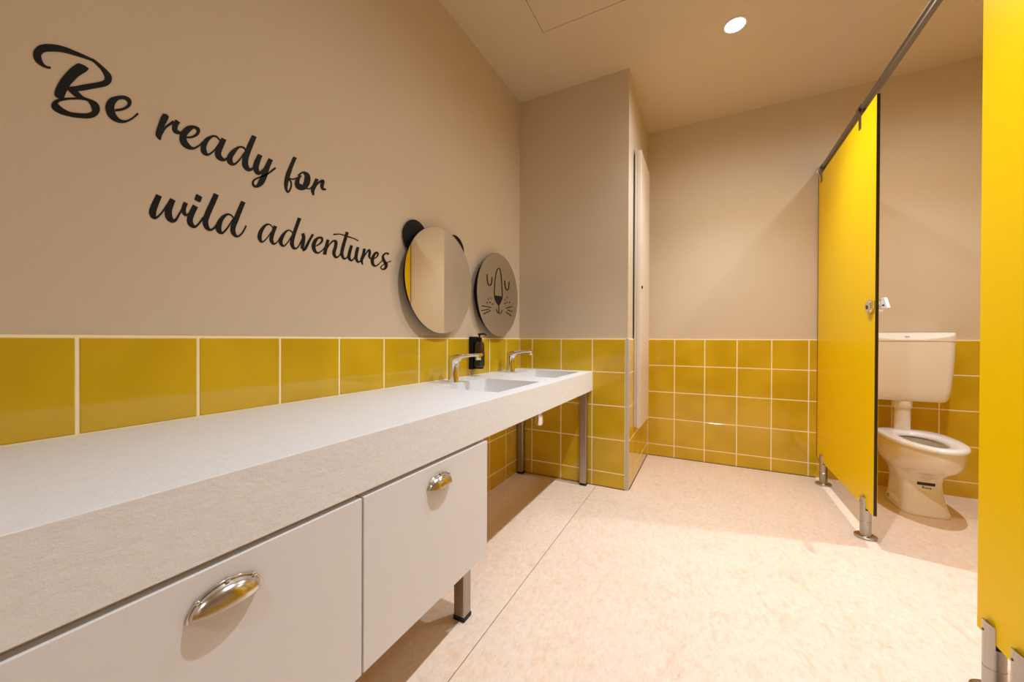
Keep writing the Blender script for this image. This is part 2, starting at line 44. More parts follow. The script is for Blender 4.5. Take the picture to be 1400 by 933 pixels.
([(8378,12324),(8365,12279),(8346,12214),(8324,12141),(8305,12070),(8287,11997),(8268,11919),(8252,11849),(8240,11800)],[(8483,12326),(8472,12280),(8458,12215),(8441,12142),(8425,12071),(8407,11998),(8388,11920),(8371,11849),(8359,11800)]),
([(8355,11914),(8379,11957),(8413,12019),(8452,12085),(8489,12143),(8524,12192),(8560,12238),(8595,12276),(8624,12299),(8651,12308),(8673,12306),(8682,12299),(8680,12296),(8679,12281),(8676,12244),(8669,12195),(8659,12147),(8643,12097),(8620,12040),(8598,11977),(8590,11914),(8603,11858),(8629,11811),(8665,11775),(8712,11755),(8767,11763),(8813,11791),(8853,11827),(8888,11868),(8919,11921),(8949,11985),(8975,12045),(8992,12086)],[(8326,11923),(8349,11965),(8382,12028),(8419,12096),(8455,12156),(8489,12208),(8524,12258),(8559,12302),(8596,12339),(8639,12366),(8687,12384),(8738,12386),(8781,12360),(8796,12314),(8795,12261),(8787,12205),(8777,12149),(8761,12090),(8740,12030),(8724,11978),(8718,11941),(8720,11908),(8730,11871),(8743,11843),(8750,11830),(8758,11826),(8785,11834),(8820,11856),(8853,11885),(8882,11930),(8911,11991),(8934,12050),(8951,12091)]),
([(9131,12777),(9116,12729),(9094,12660),(9070,12581),(9045,12504),(9020,12428),(8993,12347),(8967,12267),(8947,12192),(8930,12125),(8915,12059),(8907,11996),(8910,11936),(8928,11881),(8958,11834),(8996,11796),(9045,11776),(9101,11785),(9149,11815),(9190,11853),(9226,11897),(9257,11951),(9286,12016),(9310,12077),(9327,12119)],[(9254,12777),(9239,12729),(9216,12660),(9191,12581),(9167,12503),(9144,12426),(9119,12345),(9097,12266),(9077,12194),(9061,12128),(9046,12067),(9037,12015),(9034,11973),(9040,11931),(9053,11890),(9069,11859),(9079,11845),(9089,11843),(9119,11855),(9155,11880),(9189,11913),(9220,11959),(9249,12021),(9274,12081),(9292,12123)]),
([(8643,12529),(8687,12546),(8749,12571),(8820,12596),(8889,12613),(8957,12618),(9028,12616),(9102,12611),(9176,12607),(9254,12605),(9335,12604),(9412,12602),(9480,12598),(9540,12591),(9592,12582),(9636,12573),(9667,12566)],[(8637,12580),(8681,12592),(8745,12611),(8819,12630),(8893,12644),(8965,12650),(9040,12651),(9115,12649),(9190,12647),(9268,12645),(9348,12641),(9426,12636),(9495,12630),(9555,12623),(9609,12614),(9654,12605),(9685,12599)]),
([(9316,12344),(9301,12299),(9279,12235),(9255,12163),(9237,12099),(9221,12043),(9205,11986),(9195,11929),(9199,11874),(9224,11828),(9262,11793),(9308,11770),(9362,11766),(9413,11789),(9452,11826),(9486,11869),(9519,11915),(9551,11971),(9583,12037),(9611,12098),(9631,12140)],[(9433,12342),(9420,12297),(9400,12232),(9380,12162),(9363,12099),(9349,12043),(9336,11991),(9329,11948),(9327,11918),(9333,11890),(9346,11861),(9362,11839),(9370,11830),(9382,11832),(9411,11853),(9446,11888),(9478,11929),(9510,11980),(9540,12043),(9567,12104),(9586,12146)]),
([(9596,12342),(9583,12302),(9563,12244),(9543,12178),(9528,12117),(9517,12061),(9508,12005),(9506,11948),(9514,11896),(9536,11849),(9569,11809),(9610,11778),(9667,11766),(9726,11793),(9771,11835),(9809,11878),(9834,11906)],[(9718,12341),(9707,12301),(9691,12243),(9674,12180),(9661,12123),(9651,12071),(9642,12019),(9637,11974),(9637,11938),(9645,11903),(9659,11868),(9674,11842),(9679,11832),(9693,11835),(9734,11863),(9776,11899),(9807,11924)]),
([(9896,12346),(9888,12310),(9876,12258),(9862,12200),(9847,12145),(9826,12088),(9798,12026),(9773,11960),(9761,11895),(9774,11837),(9802,11789),(9832,11754),(9852,11729)],[(10015,12353),(10007,12317),(9995,12264),(9981,12204),(9964,12142),(9941,12079),(9916,12015),(9894,11957),(9880,11911),(9876,11869),(9879,11822),(9885,11778),(9890,11746)]),
([(9873,11905),(9901,11952),(9940,12020),(9985,12093),(10028,12157),(10071,12214),(10117,12270),(10157,12312),(10170,12322),(10140,12320),(10140,12300),(10140,12265),(10140,12233),(10138,12208),(10131,12176),(10124,12139),(10125,12102),(10138,12071),(10158,12045),(10184,12025),(10224,12017),(10266,12033),(10300,12059),(10329,12085),(10348,12102)],[(9838,11914),(9864,11961),(9902,12029),(9945,12104),(9985,12170),(10024,12230),(10064,12291),(10104,12342),(10152,12383),(10220,12374),(10241,12336),(10251,12294),(10255,12254),(10250,12215),(10236,12177),(10224,12147),(10219,12126),(10220,12107),(10227,12087),(10235,12073),(10235,12068),(10243,12070),(10271,12086),(10301,12108),(10322,12123)]),
([(10355,12017),(10385,12034),(10430,12057),(10480,12086),(10524,12117),(10561,12151),(10594,12189),(10621,12228),(10637,12265),(10636,12301),(10621,12330),(10596,12352),(10560,12364),(10517,12358),(10475,12341),(10433,12314),(10394,12278),(10357,12234),(10320,12180),(10287,12121),(10263,12062),(10250,12005),(10246,11948),(10252,11893),(10270,11845),(10304,11806),(10351,11777),(10406,11761),(10469,11763),(10529,11789),(10585,11829),(10638,11873),(10687,11916),(10733,11961),(10779,12010),(10818,12054),(10845,12085)],[(10337,12045),(10367,12062),(10410,12086),(10454,12114),(10489,12142),(10515,12172),(10538,12206),(10555,12237),(10561,12259),(10560,12275),(10553,12291),(10543,12301),(10539,12302),(10536,12298),(10523,12286),(10506,12267),(10489,12241),(10467,12204),(10443,12157),(10422,12107),(10408,12062),(10399,12019),(10395,11974),(10396,11934),(10401,11904),(10412,11877),(10429,11850),(10450,11830),(10470,11822),(10503,11831),(10553,11859),(10607,11897),(10657,11936),(10702,11978),(10746,12025),(10784,12069),(10810,12100)]),
([(11182,12426),(11155,12430),(11112,12436),(11059,12438),(11001,12425),(10945,12393),(10889,12352),(10837,12303),(10801,12248),(10793,12193),(10805,12142),(10824,12096),(10845,12052),(10873,12010),(10907,11971),(10932,11939),(10943,11917),(10946,11893),(10943,11860),(10935,11829),(10925,11808),(10909,11791),(10875,11772),(10837,11757),(10811,11751),(10793,11755),(10776,11769),(10766,11788),(10766,11805),(10778,11823),(10804,11847),(10841,11874),(10881,11902),(10924,11932),(10974,11963),(11026,11994),(11078,12023),(11135,12050),(11197,12078),(11253,12102),(11293,12119)],[(11128,12348),(11103,12358),(11072,12372),(11042,12380),(11019,12378),(10986,12356),(10945,12319),(10913,12278),(10899,12247),(10903,12223),(10919,12191),(10944,12154),(10970,12119),(10999,12088),(11037,12056),(11077,12017),(11102,11966),(11100,11908),(11080,11852),(11048,11802),(11005,11758),(10949,11728),(10890,11712),(10836,11705),(10791,11708),(10757,11723),(10734,11746),(10721,11775),(10723,11807),(10744,11838),(10776,11867),(10814,11897),(10855,11926),(10900,11957),(10951,11989),(11005,12021),(11059,12051),(11118,12080),(11182,12108),(11239,12133),(11279,12150)]),
],[]),
}
LION=[
('eye',[(18046,12617),(18051,12556),(18057,12468),(18067,12373),(18082,12289),(18104,12220),(18131,12156),(18163,12100),(18199,12056),(18245,12025),(18302,12008),(18366,12004),(18434,12014),(18495,12037),(18549,12071),(18594,12111),(18631,12156),(18658,12207),(18677,12264),(18691,12323),(18703,12377),(18712,12432),(18718,12487),(18722,12536),(18725,12569)],[(18157,12636),(18161,12575),(18167,12487),(18177,12392),(18192,12312),(18213,12245),(18239,12184),(18269,12132),(18300,12094),(18331,12073),(18360,12064),(18385,12063),(18403,12065),(18427,12075),(18460,12096),(18495,12127),(18524,12162),(18546,12205),(18563,12258),(18576,12314),(18588,12367),(18597,12420),(18603,12473),(18606,12521),(18609,12555)]),
('eye',[(20114,12565),(20120,12517),(20128,12449),(20139,12372),(20155,12302),(20176,12236),(20200,12170),(20230,12109),(20266,12059),(20314,12023),(20373,11998),(20442,11985),(20523,11989),(20598,12013),(20656,12048),(20702,12090),(20739,12138),(20766,12195),(20785,12261),(20798,12327),(20809,12388),(20816,12445),(20819,12501),(20820,12549),(20821,12582)],[(20244,12586),(20250,12538),(20258,12470),(20269,12395),(20285,12326),(20305,12262),(20329,12197),(20357,12140),(20388,12097),(20423,12071),(20461,12055),(20492,12049),(20505,12049),(20518,12054),(20547,12072),(20581,12103),(20610,12140),(20632,12190),(20649,12251),(20662,12316),(20673,12375),(20680,12430),(20683,12484),(20684,12531),(20685,12565)]),
('nose_bridge',[(18985,11533),(18982,11591),(18978,11672),(18976,11772),(18982,11886),(18996,12021),(19016,12178),(19042,12339),(19073,12488),(19110,12628),(19154,12764),(19201,12887),(19248,12987),(19296,13059),(19343,13109),(19385,13139),(19416,13153),(19437,13156),(19467,13152),(19507,13133),(19547,13095),(19584,13035),(19616,12953),(19645,12858),(19672,12757),(19696,12646),(19716,12525),(19734,12400),(19751,12282),(19767,12170),(19781,12061),(19794,11957),(19805,11861),(19814,11770),(19822,11684),(19828,11610),(19832,11559)],[(18878,11520),(18876,11578),(18872,11660),(18870,11761),(18876,11875),(18890,12011),(18910,12168),(18936,12330),(18967,12480),(19004,12620),(19048,12758),(19095,12883),(19144,12986),(19196,13065),(19252,13125),(19315,13169),(19387,13200),(19470,13214),(19544,13204),(19604,13176),(19653,13130),(19693,13064),(19728,12980),(19757,12882),(19785,12780),(19809,12668),(19829,12544),(19848,12419),(19865,12300),(19881,12188),(19895,12078),(19908,11973),(19919,11877),(19928,11785),(19936,11698),(19942,11624),(19947,11572)]),
('mouth',[(19393,11002),(19400,10952),(19411,10880),(19419,10802),(19419,10735),(19410,10676),(19395,10618),(19375,10573),(19363,10555),(19387,10560),(19361,10572),(19325,10599),(19294,10626),(19271,10660),(19251,10702),(19235,10744),(19223,10772)],[(19491,11013),(19498,10963),(19509,10890),(19518,10811),(19518,10740),(19508,10677),(19492,10616),(19469,10564),(19430,10524),(19339,10515),(19284,10538),(19240,10569),(19205,10602),(19177,10641),(19156,10686),(19140,10728),(19128,10757)]),
('mouth',[(19419,10734),(19421,10696),(19422,10639),(19428,10581),(19449,10535),(19494,10505),(19557,10490),(19625,10489),(19693,10500),(19749,10527),(19796,10562),(19835,10599),(19867,10634),(19890,10667),(19905,10700),(19914,10728),(19920,10747)],[(19518,10741),(19519,10703),(19520,10647),(19526,10593),(19541,10558),(19563,10544),(19592,10538),(19623,10537),(19646,10541),(19673,10554),(19709,10582),(19745,10616),(19773,10646),(19792,10674),(19805,10703),(19813,10729),(19820,10748)]),
('whisker',[(17537,10776),(17628,10778),(17759,10780),(17908,10782),(18050,10782),(18194,10780),(18348,10775),(18489,10770),(18587,10766)],[(17547,10827),(17638,10829),(17770,10831),(17921,10834),(18066,10834),(18213,10832),(18369,10827),(18510,10822),(18609,10819)]),
('whisker',[(17508,10529),(17588,10540),(17705,10556),(17836,10575),(17959,10594),(18078,10615),(18200,10639),(18308,10661),(18383,10676)],[(17495,10578),(17575,10589),(17692,10605),(17821,10624),(17941,10643),(18056,10664),(18176,10687),(18283,10709),(18358,10724)]),
('whisker',[(17758,10352),(17825,10374),(17922,10406),(18032,10442),(18138,10477),(18246,10512),(18363,10550),(18468,10584),(18542,10608)],[(17713,10394),(17780,10416),(17877,10449),(17987,10485),(18093,10520),(18201,10556),(18317,10593),(18422,10627),(18496,10651)]),
('whisker',[(20381,10863),(20450,10879),(20548,10901),(20660,10926),(20768,10948),(20880,10970),(21003,10992),(21115,11011),(21194,11025)],[(20344,10914),(20412,10930),(20511,10952),(20625,10978),(20736,11001),(20851,11023),(20976,11046),(21089,11066),(21167,11080)]),
('whisker',[(20505,10772),(20561,10767),(20642,10760),(20736,10752),(20829,10744),(20930,10734),(21043,10723),(21146,10713),(21219,10705)],[(20542,10828),(20599,10823),(20680,10817),(20775,10809),(20869,10800),(20972,10791),(21085,10780),(21189,10770),(21261,10763)]),
('whisker',[(20331,10626),(20393,10610),(20483,10587),(20583,10561),(20678,10535),(20773,10506),(20876,10473),(20969,10443),(21034,10422)],[(20398,10677),(20460,10661),(20550,10638),(20652,10612),(20751,10585),(20850,10555),(20954,10522),(21048,10492),(21113,10471)]),
]
LION_NOSE=[(18872,11532),(19928,11569),(19891,11412),(19702,11181),(19455,10942),(19210,11078),(18969,11294)]
LION_DOTS=[(18266,11239),(18526,11310),(18123,11042),(18436,11081),(18724,11001),(20227,11395),(20517,11554),(20216,11164),(20466,11260),(20831,11293)]
CAM=(514.5311,(-0.459258,0.888287,-0.005282),(0.888284,0.459279,0.003734),(-0.005743,0.002977,0.999979))
LC = 64; LW = 27; CORE_DEG = 106; CORE_BLEND = 1.0; WIDE_DEG = 168; EXPO = 0.40
CORE_COL = (.89, .955, 1.07); WIDE_COL = (1, .985, .96)
import bpy, bmesh, math, random
from mathutils import Vector, Matrix
PI = math.pi
SC = bpy.context.scene
COL = SC.collection
random.seed(4)

# ---------------------------------------------------------------- room numbers (metres)
XL, YA, XC, YF, H = -1.136, 2.305, -0.416, 3.108, 2.508    # left wall, alcove wall, side wall, far wall, ceiling
XR, YB = 1.62, -1.55                                       # right wall, wall behind the camera
ZT = 0.905                                                 # top of the tiling
PITCH, GR = 0.2035, 0.0062

# ---------------------------------------------------------------- materials
def new_mat(name):
    m = bpy.data.materials.new(name); m.use_nodes = True
    nt = m.node_tree; b = nt.nodes['Principled BSDF']
    return m, nt, b
def noise(nt, scale, detail=4, rough=.55, vec=None, stretch=None):
    n = nt.nodes.new('ShaderNodeTexNoise'); n.inputs['Scale'].default_value = scale
    n.inputs['Detail'].default_value = detail; n.inputs['Roughness'].default_value = rough
    tc = nt.nodes.new('ShaderNodeTexCoord')
    src = tc.outputs['Object']
    if stretch:
        mp = nt.nodes.new('ShaderNodeMapping'); mp.inputs['Scale'].default_value = stretch
        nt.links.new(src, mp.inputs['Vector']); src = mp.outputs['Vector']
    nt.links.new(src, n.inputs['Vector'])
    return n
def ramp(nt, fac, stops):
    r = nt.nodes.new('ShaderNodeValToRGB'); e = r.color_ramp.elements
    while len(e) < len(stops): e.new(.5)
    for i, (p, c) in enumerate(stops):
        e[i].position = p; e[i].color = (*c, 1)
    nt.links.new(fac, r.inputs['Fac']); return r
def bump(nt, b, h, strength, dist):
    bp = nt.nodes.new('ShaderNodeBump'); bp.inputs['Strength'].default_value = strength
    bp.inputs['Distance'].default_value = dist
    nt.links.new(h, bp.inputs['Height']); nt.links.new(bp.outputs['Normal'], b.inputs['Normal']); return bp
def simple(name, col, rough=.5, metal=0, coat=0, ior=None, spec=None):
    m, nt, b = new_mat(name)
    b.inputs['Base Color'].default_value = (*col, 1); b.inputs['Roughness'].default_value = rough
    b.inputs['Metallic'].default_value = metal
    if coat: b.inputs['Coat Weight'].default_value = coat; b.inputs['Coat Roughness'].default_value = .04
    if spec is not None: b.inputs['Specular IOR Level'].default_value = spec
    # faint procedural wear in the roughness
    n = noise(nt, 35, 3); mr = nt.nodes.new('ShaderNodeMapRange')
    mr.inputs['To Min'].default_value = max(0, rough*.85); mr.inputs['To Max'].default_value = min(1, rough*1.15)
    nt.links.new(n.outputs['Fac'], mr.inputs['Value']); nt.links.new(mr.outputs['Result'], b.inputs['Roughness'])
    return m
def mix_col(nt, fac, c1, c2, mode='MIX'):
    mx = nt.nodes.new('ShaderNodeMix'); mx.data_type = 'RGBA'; mx.blend_type = mode
    for k, v in ((0, fac), (6, c1), (7, c2)):
        if hasattr(v, 'links'): nt.links.new(v, mx.inputs[k])
        else: mx.inputs[k].default_value = v if k == 0 else (*v, 1)
    return mx.outputs[2]

def mk_paint(name, col, bstr=.25):
    m, nt, b = new_mat(name)
    n = noise(nt, 3.0, 3); r = ramp(nt, n.outputs['Fac'], [(.3, tuple(c*.97 for c in col)), (.7, col)])
    nt.links.new(r.outputs['Color'], b.inputs['Base Color'])
    b.inputs['Roughness'].default_value = .62
    n2 = noise(nt, 260, 3, .6, stretch=(1, 1, .35)); bump(nt, b, n2.outputs['Fac'], bstr, .0012)
    return m
M = {}
M['paint'] = mk_paint('wall_vinyl_beige', (.625, .525, .40))
M['ceil'] = mk_paint('ceiling_paint', (.67, .57, .435), .08)
def mk_tile():
    m, nt, b = new_mat('glazed_ochre_tile')
    n = noise(nt, 4.9, 1); r = ramp(nt, n.outputs['Fac'], [(.35, (.55, .355, .010)), (.65, (.64, .42, .018))])
    nt.links.new(r.outputs['Color'], b.inputs['Base Color'])
    b.inputs['Roughness'].default_value = .07; b.inputs['IOR'].default_value = 1.5
    n2 = noise(nt, 9, 2, .5); bump(nt, b, n2.outputs['Fac'], .18, .004)
    return m
M['tile'] = mk_tile()
M['grout'] = simple('pale_grout', (.95, .86, .60), .8)
M['bead'] = simple('floor_joint_sealant', (.16, .11, .06), .6)
M['silicone'] = simple('wall_trim_grey_beige', (.54, .50, .44), .45)
def mk_floor():
    m, nt, b = new_mat('marbled_linoleum')
    tc = nt.nodes.new('ShaderNodeTexCoord')
    n1 = noise(nt, 2.2, 5, .6); n2 = noise(nt, 60, 7, .8, stretch=(1, .55, 1)); n3 = noise(nt, 15, 5, .7, stretch=(.8, 1.2, 1))
    n2.inputs['Distortion'].default_value = .5; n3.inputs['Distortion'].default_value = .7
    r1 = ramp(nt, n2.outputs['Fac'], [(.28, (.68, .53, .41)), (.45, (.78, .645, .52)), (.64, (.85, .735, .62))])
    r2 = ramp(nt, n3.outputs['Fac'], [(.29, (.70, .68, .68)), (.37, (1, 1, 1))])
    c = mix_col(nt, .6, r1.outputs['Color'], r2.outputs['Color'], 'MULTIPLY')
    n4 = noise(nt, 12, 6, .75, stretch=(1.3, .7, 1)); n4.inputs['Distortion'].default_value = 1.2
    r4 = ramp(nt, n4.outputs['Fac'], [(.52, (1, 1, 1)), (.66, (1.0, .82, .65))])
    c = mix_col(nt, .7, c, r4.outputs['Color'], 'MULTIPLY')
    r3 = ramp(nt, n1.outputs['Fac'], [(.3, (.95, .94, .93)), (.7, (1, 1, 1))])
    c = mix_col(nt, 1, c, r3.outputs['Color'], 'MULTIPLY')
    # welded seam of the sheet flooring running along the counter
    sx = nt.nodes.new('ShaderNodeSeparateXYZ'); nt.links.new(tc.outputs['Object'], sx.inputs[0])
    w = noise(nt, 5, 2); 
    ad = nt.nodes.new('ShaderNodeMath'); ad.operation = 'MULTIPLY_ADD'; ad.inputs[1].default_value = .004; nt.links.new(w.outputs['Fac'], ad.inputs[0]); nt.links.new(sx.outputs[0], ad.inputs[2])
    s = nt.nodes.new('ShaderNodeMath'); s.operation = 'ADD'; s.inputs[1].default_value = .595; nt.links.new(ad.outputs[0], s.inputs[0])
    a_ = nt.nodes.new('ShaderNodeMath'); a_.operation = 'ABSOLUTE'; nt.links.new(s.outputs[0], a_.inputs[0])
    lt = nt.nodes.new('ShaderNodeMath'); lt.operation = 'LESS_THAN'; lt.inputs[1].default_value = .0011; nt.links.new(a_.outputs[0], lt.inputs[0])
    c = mix_col(nt, lt.outputs[0], c, (.16, .10, .06))
    nt.links.new(c, b.inputs['Base Color']); b.inputs['Roughness'].default_value = .5
    b.inputs['Specular IOR Level'].default_value = .3
    bump(nt, b, n2.outputs['Fac'], .08, .001)
    return m
M['floor'] = mk_floor()
def mk_counter():
    m, nt, b = new_mat('slate_texture_offwhite_laminate')
    n1 = noise(nt, 55, 9, .78, stretch=(1, .75, 1.1)); n1.inputs['Distortion'].default_value = .3
    n2 = noise(nt, 7, 6, .62, stretch=(1, .45, 1.6)); n2.inputs['Distortion'].default_value = .9
    r = ramp(nt, n1.outputs['Fac'], [(.32, (.765, .78, .79)), (.58, (.81, .83, .85))])
    nt.links.new(r.outputs['Color'], b.inputs['Base Color']); b.inputs['Roughness'].default_value = .45
    ad = nt.nodes.new('ShaderNodeMath'); ad.operation = 'MULTIPLY_ADD'; ad.inputs[1].default_value = 1.0; nt.links.new(n1.outputs['Fac'], ad.inputs[0]); nt.links.new(n2.outputs['Fac'], ad.inputs[2])
    bump(nt, b, ad.outputs[0], .55, .0038)
    return m
M['counter'] = mk_counter()
M['basin'] = simple('white_basin', (.74, .745, .75), .25)
def mk_yellow():
    m, nt, b = new_mat('yellow_laminate_panel')
    n = noise(nt, 1.5, 2); r = ramp(nt, n.outputs['Fac'], [(.3, (.88, .575, .0)), (.7, (.91, .605, .0))])
    nt.links.new(r.outputs['Color'], b.inputs['Base Color']); b.inputs['Roughness'].default_value = .38
    b.inputs['Specular IOR Level'].default_value = .1
    n2 = noise(nt, 400, 2); bump(nt, b, n2.outputs['Fac'], .06, .0005)
    return m
M['yellow'] = mk_yellow()
M['core'] = simple('black_panel_core', (.012, .008, .006), .5)
M['drawer'] = simple('cream_drawer_front', (.70, .70, .715), .38)
M['carcass'] = simple('cream_carcass', (.70, .62, .53), .5)
M['chrome'] = simple('chrome', (.80, .79, .78), .07, 1)
def mk_brushed(name, col, rough):
    m, nt, b = new_mat(name)
    b.inputs['Metallic'].default_value = 1; n = noise(nt, 90, 4, .6, stretch=(1, 1, .04))
    r = ramp(nt, n.outputs['Fac'], [(.3, tuple(c*.82 for c in col)), (.7, col)]); nt.links.new(r.outputs['Color'], b.inputs['Base Color'])
    b.inputs['Roughness'].default_value = rough; b.inputs['Anisotropic'].default_value = .3
    return m
M['steel'] = mk_brushed('brushed_steel', (.50, .46, .42), .26)
M['legsteel'] = mk_brushed('brushed_leg_steel', (.47, .42, .38), .36)
M['railsteel'] = mk_brushed('dark_brushed_rail_steel', (.27, .235, .20), .33)
M['handle'] = simple('polished_handle_steel', (.66, .64, .61), .17, 1)
M['rubber'] = simple('black_rubber', (.01, .01, .01), .7)
M['black'] = simple('satin_black', (.012, .010, .008), .4)
M['blackmatt'] = simple('matt_black_vinyl', (.008, .007, .006), .55, spec=.2)
M['mirror'] = simple('silvered_mirror', (.86, .86, .83), .004, 1)
M['mirror'].node_tree.nodes['Principled BSDF'].inputs['Roughness'].default_value = .0
for l in list(M['mirror'].node_tree.links):
    if l.to_socket.name == 'Roughness': M['mirror'].node_tree.links.remove(l)
M['frost'] = simple('tinted_satin_mirror', (.70, .68, .60), .16, 1)
M['porcelain'] = simple('white_porcelain', (.78, .74, .665), .12, coat=.6)
M['seat'] = simple('white_seat_plastic', (.85, .87, .90), .2)
M['plastic'] = simple('white_cistern_plastic', (.79, .755, .695), .3)
M['dark'] = simple('dark_inner', (.18, .165, .15), .25)
M['glassbrown'] = simple('dark_brown_bottle', (.035, .018, .006), .08, coat=.5)
M['labelgrey'] = simple('grey_label_print', (.25, .24, .2), .5)
M['yellowfit'] = simple('brass_yellow_fitting', (.75, .5, .05), .3)
def mk_lamp():
    m, nt, b = new_mat('lamp_lens')
    b.inputs['Base Color'].default_value = (1, 1, 1, 1)
    b.inputs['Emission Color'].default_value = (.97, .98, 1, 1); b.inputs['Emission Strength'].default_value = 14
    return m
M['lamp'] = mk_lamp()
M['whitetrim'] = simple('white_trim_ring', (.85, .82, .78), .4)

# ---------------------------------------------------------------- object helpers
def finish(name, bm, mats, parent=None, smooth=False, bevel=0, seg=2, sub=0, angle=35):
    bmesh.ops.recalc_face_normals(bm, faces=bm.faces[:])
    if parent is not None:
        off = Vector((0, 0, 0)); p = parent
        while p is not None: off += p.location; p = p.parent
        bmesh.ops.translate(bm, verts=bm.verts[:], vec=-off)
    me = bpy.data.meshes.new(name); bm.to_mesh(me); bm.free()
    if not isinstance(mats, (list, tuple)): mats = [mats]
    for m in mats: me.materials.append(m)
    o = bpy.data.objects.new(name, me); COL.objects.link(o)
    if parent is not None: o.parent = parent
    if smooth:
        for f in me.polygons: f.use_smooth = True
    if bevel:
        md = o.modifiers.new('bevel', 'BEVEL'); md.width = bevel; md.segments = seg; md.limit_method = 'ANGLE'; md.angle_limit = math.radians(30)
        for f in me.polygons: f.use_smooth = True
    if sub:
        md = o.modifiers.new('sub', 'SUBSURF'); md.levels = sub; md.render_levels = sub
        for f in me.polygons: f.use_smooth = True
    if smooth or bevel:
        me.set_sharp_from_angle(angle=math.radians(angle))
    if bevel:
        o.modifiers.new('wn', 'WEIGHTED_NORMAL').keep_sharp = True
    return o
def thing(name, label, cat, loc, group=None):
    o = bpy.data.objects.new(name, None); COL.objects.link(o); o.location = loc; o.empty_display_size = .05
    o['label'] = label; o['category'] = cat
    if group: o['group'] = group
    return o
def tag(o, label, cat, group=None):
    o['label'] = label; o['category'] = cat
    if group: o['group'] = group
    return o
def struct(o):
    o['kind'] = 'structure'; return o
def bx(bm, x0, x1, y0, y1, z0, z1, mi=0):
    v = [bm.verts.new(p) for p in ((x0,y0,z0),(x1,y0,z0),(x1,y1,z0),(x0,y1,z0),(x0,y0,z1),(x1,y0,z1),(x1,y1,z1),(x0,y1,z1))]
    fs = [bm.faces.new([v[i] for i in q]) for q in ((3,2,1,0),(4,5,6,7),(0,1,5,4),(1,2,6,5),(2,3,7,6),(3,0,4,7))]
    for f in fs: f.material_index = mi
    return v
def box(name, x0, x1, y0, y1, z0, z1, mat, parent=None, bevel=0, seg=2):
    bm = bmesh.new(); bx(bm, x0, x1, y0, y1, z0, z1); return finish(name, bm, mat, parent, bevel=bevel, seg=seg)
def frame_of(d):
    d = d.normalized(); u = Vector((0, 0, 1)) if abs(d.z) < .9 else Vector((1, 0, 0))
    a = d.cross(u).normalized(); return a, d.cross(a).normalized()
def tube(bm, pts, rad, n=16, cap=True, mi=0):
    pts = [Vector(p) for p in pts]; rad = rad if isinstance(rad, (list, tuple)) else [rad]*len(pts)
    rings = []; a = b = None
    for i, p in enumerate(pts):
        d = (pts[min(i+1, len(pts)-1)] - pts[max(i-1, 0)])
        if a is None: a, b = frame_of(d)
        else:
            dn = d.normalized(); a = (a - dn*a.dot(dn)).normalized(); b = dn.cross(a).normalized()
        rings.append([bm.verts.new(p + (a*math.cos(t) + b*math.sin(t))*rad[i]) for t in [2*PI*k/n for k in range(n)]])
    for r0, r1 in zip(rings, rings[1:]):
        for k in range(n):
            f = bm.faces.new((r0[k], r0[(k+1) % n], r1[(k+1) % n], r1[k])); f.material_index = mi
    if cap:
        bm.faces.new(rings[0]).material_index = mi; bm.faces.new(rings[-1][::-1]).material_index = mi
    return rings
def lathe(bm, prof, c, axis='Z', n=32, cap=True, mi=0):
    """prof: list of (radius, height along the axis)"""
    ax = {'X': Vector((1,0,0)), 'Y': Vector((0,1,0)), 'Z': Vector((0,0,1))}[axis]
    a = {'X': Vector((0,1,0)), 'Y': Vector((1,0,0)), 'Z': Vector((1,0,0))}[axis]; b = ax.cross(a)
    c = Vector(c); rings = []
    for r, h in prof:
        rings.append([bm.verts.new(c + ax*h + (a*math.cos(2*PI*k/n) + b*math.sin(2*PI*k/n))*r) for k in range(n)])
    for r0, r1 in zip(rings, rings[1:]):
        for k in range(n): bm.faces.new((r0[k], r0[(k+1) % n], r1[(k+1) % n], r1[k])).material_index = mi
    if cap:
        bm.faces.new(rings[0]).material_index = mi; bm.faces.new(rings[-1]).material_index = mi
def loft(bm, rings, cap0=True, cap1=True, closed=True, mi=0):
    rv = [[bm.verts.new(p) for p in r] for r in rings]; n = len(rv[0])
    for r0, r1 in zip(rv, rv[1:]):
        for k in range(n if closed else n-1): bm.faces.new((r0[k], r0[(k+1) % n], r1[(k+1) % n], r1[k])).material_index = mi
    if cap0: bm.faces.new(rv[0]).material_index = mi
    if cap1: bm.faces.new(rv[-1]).material_index = mi
    return rv

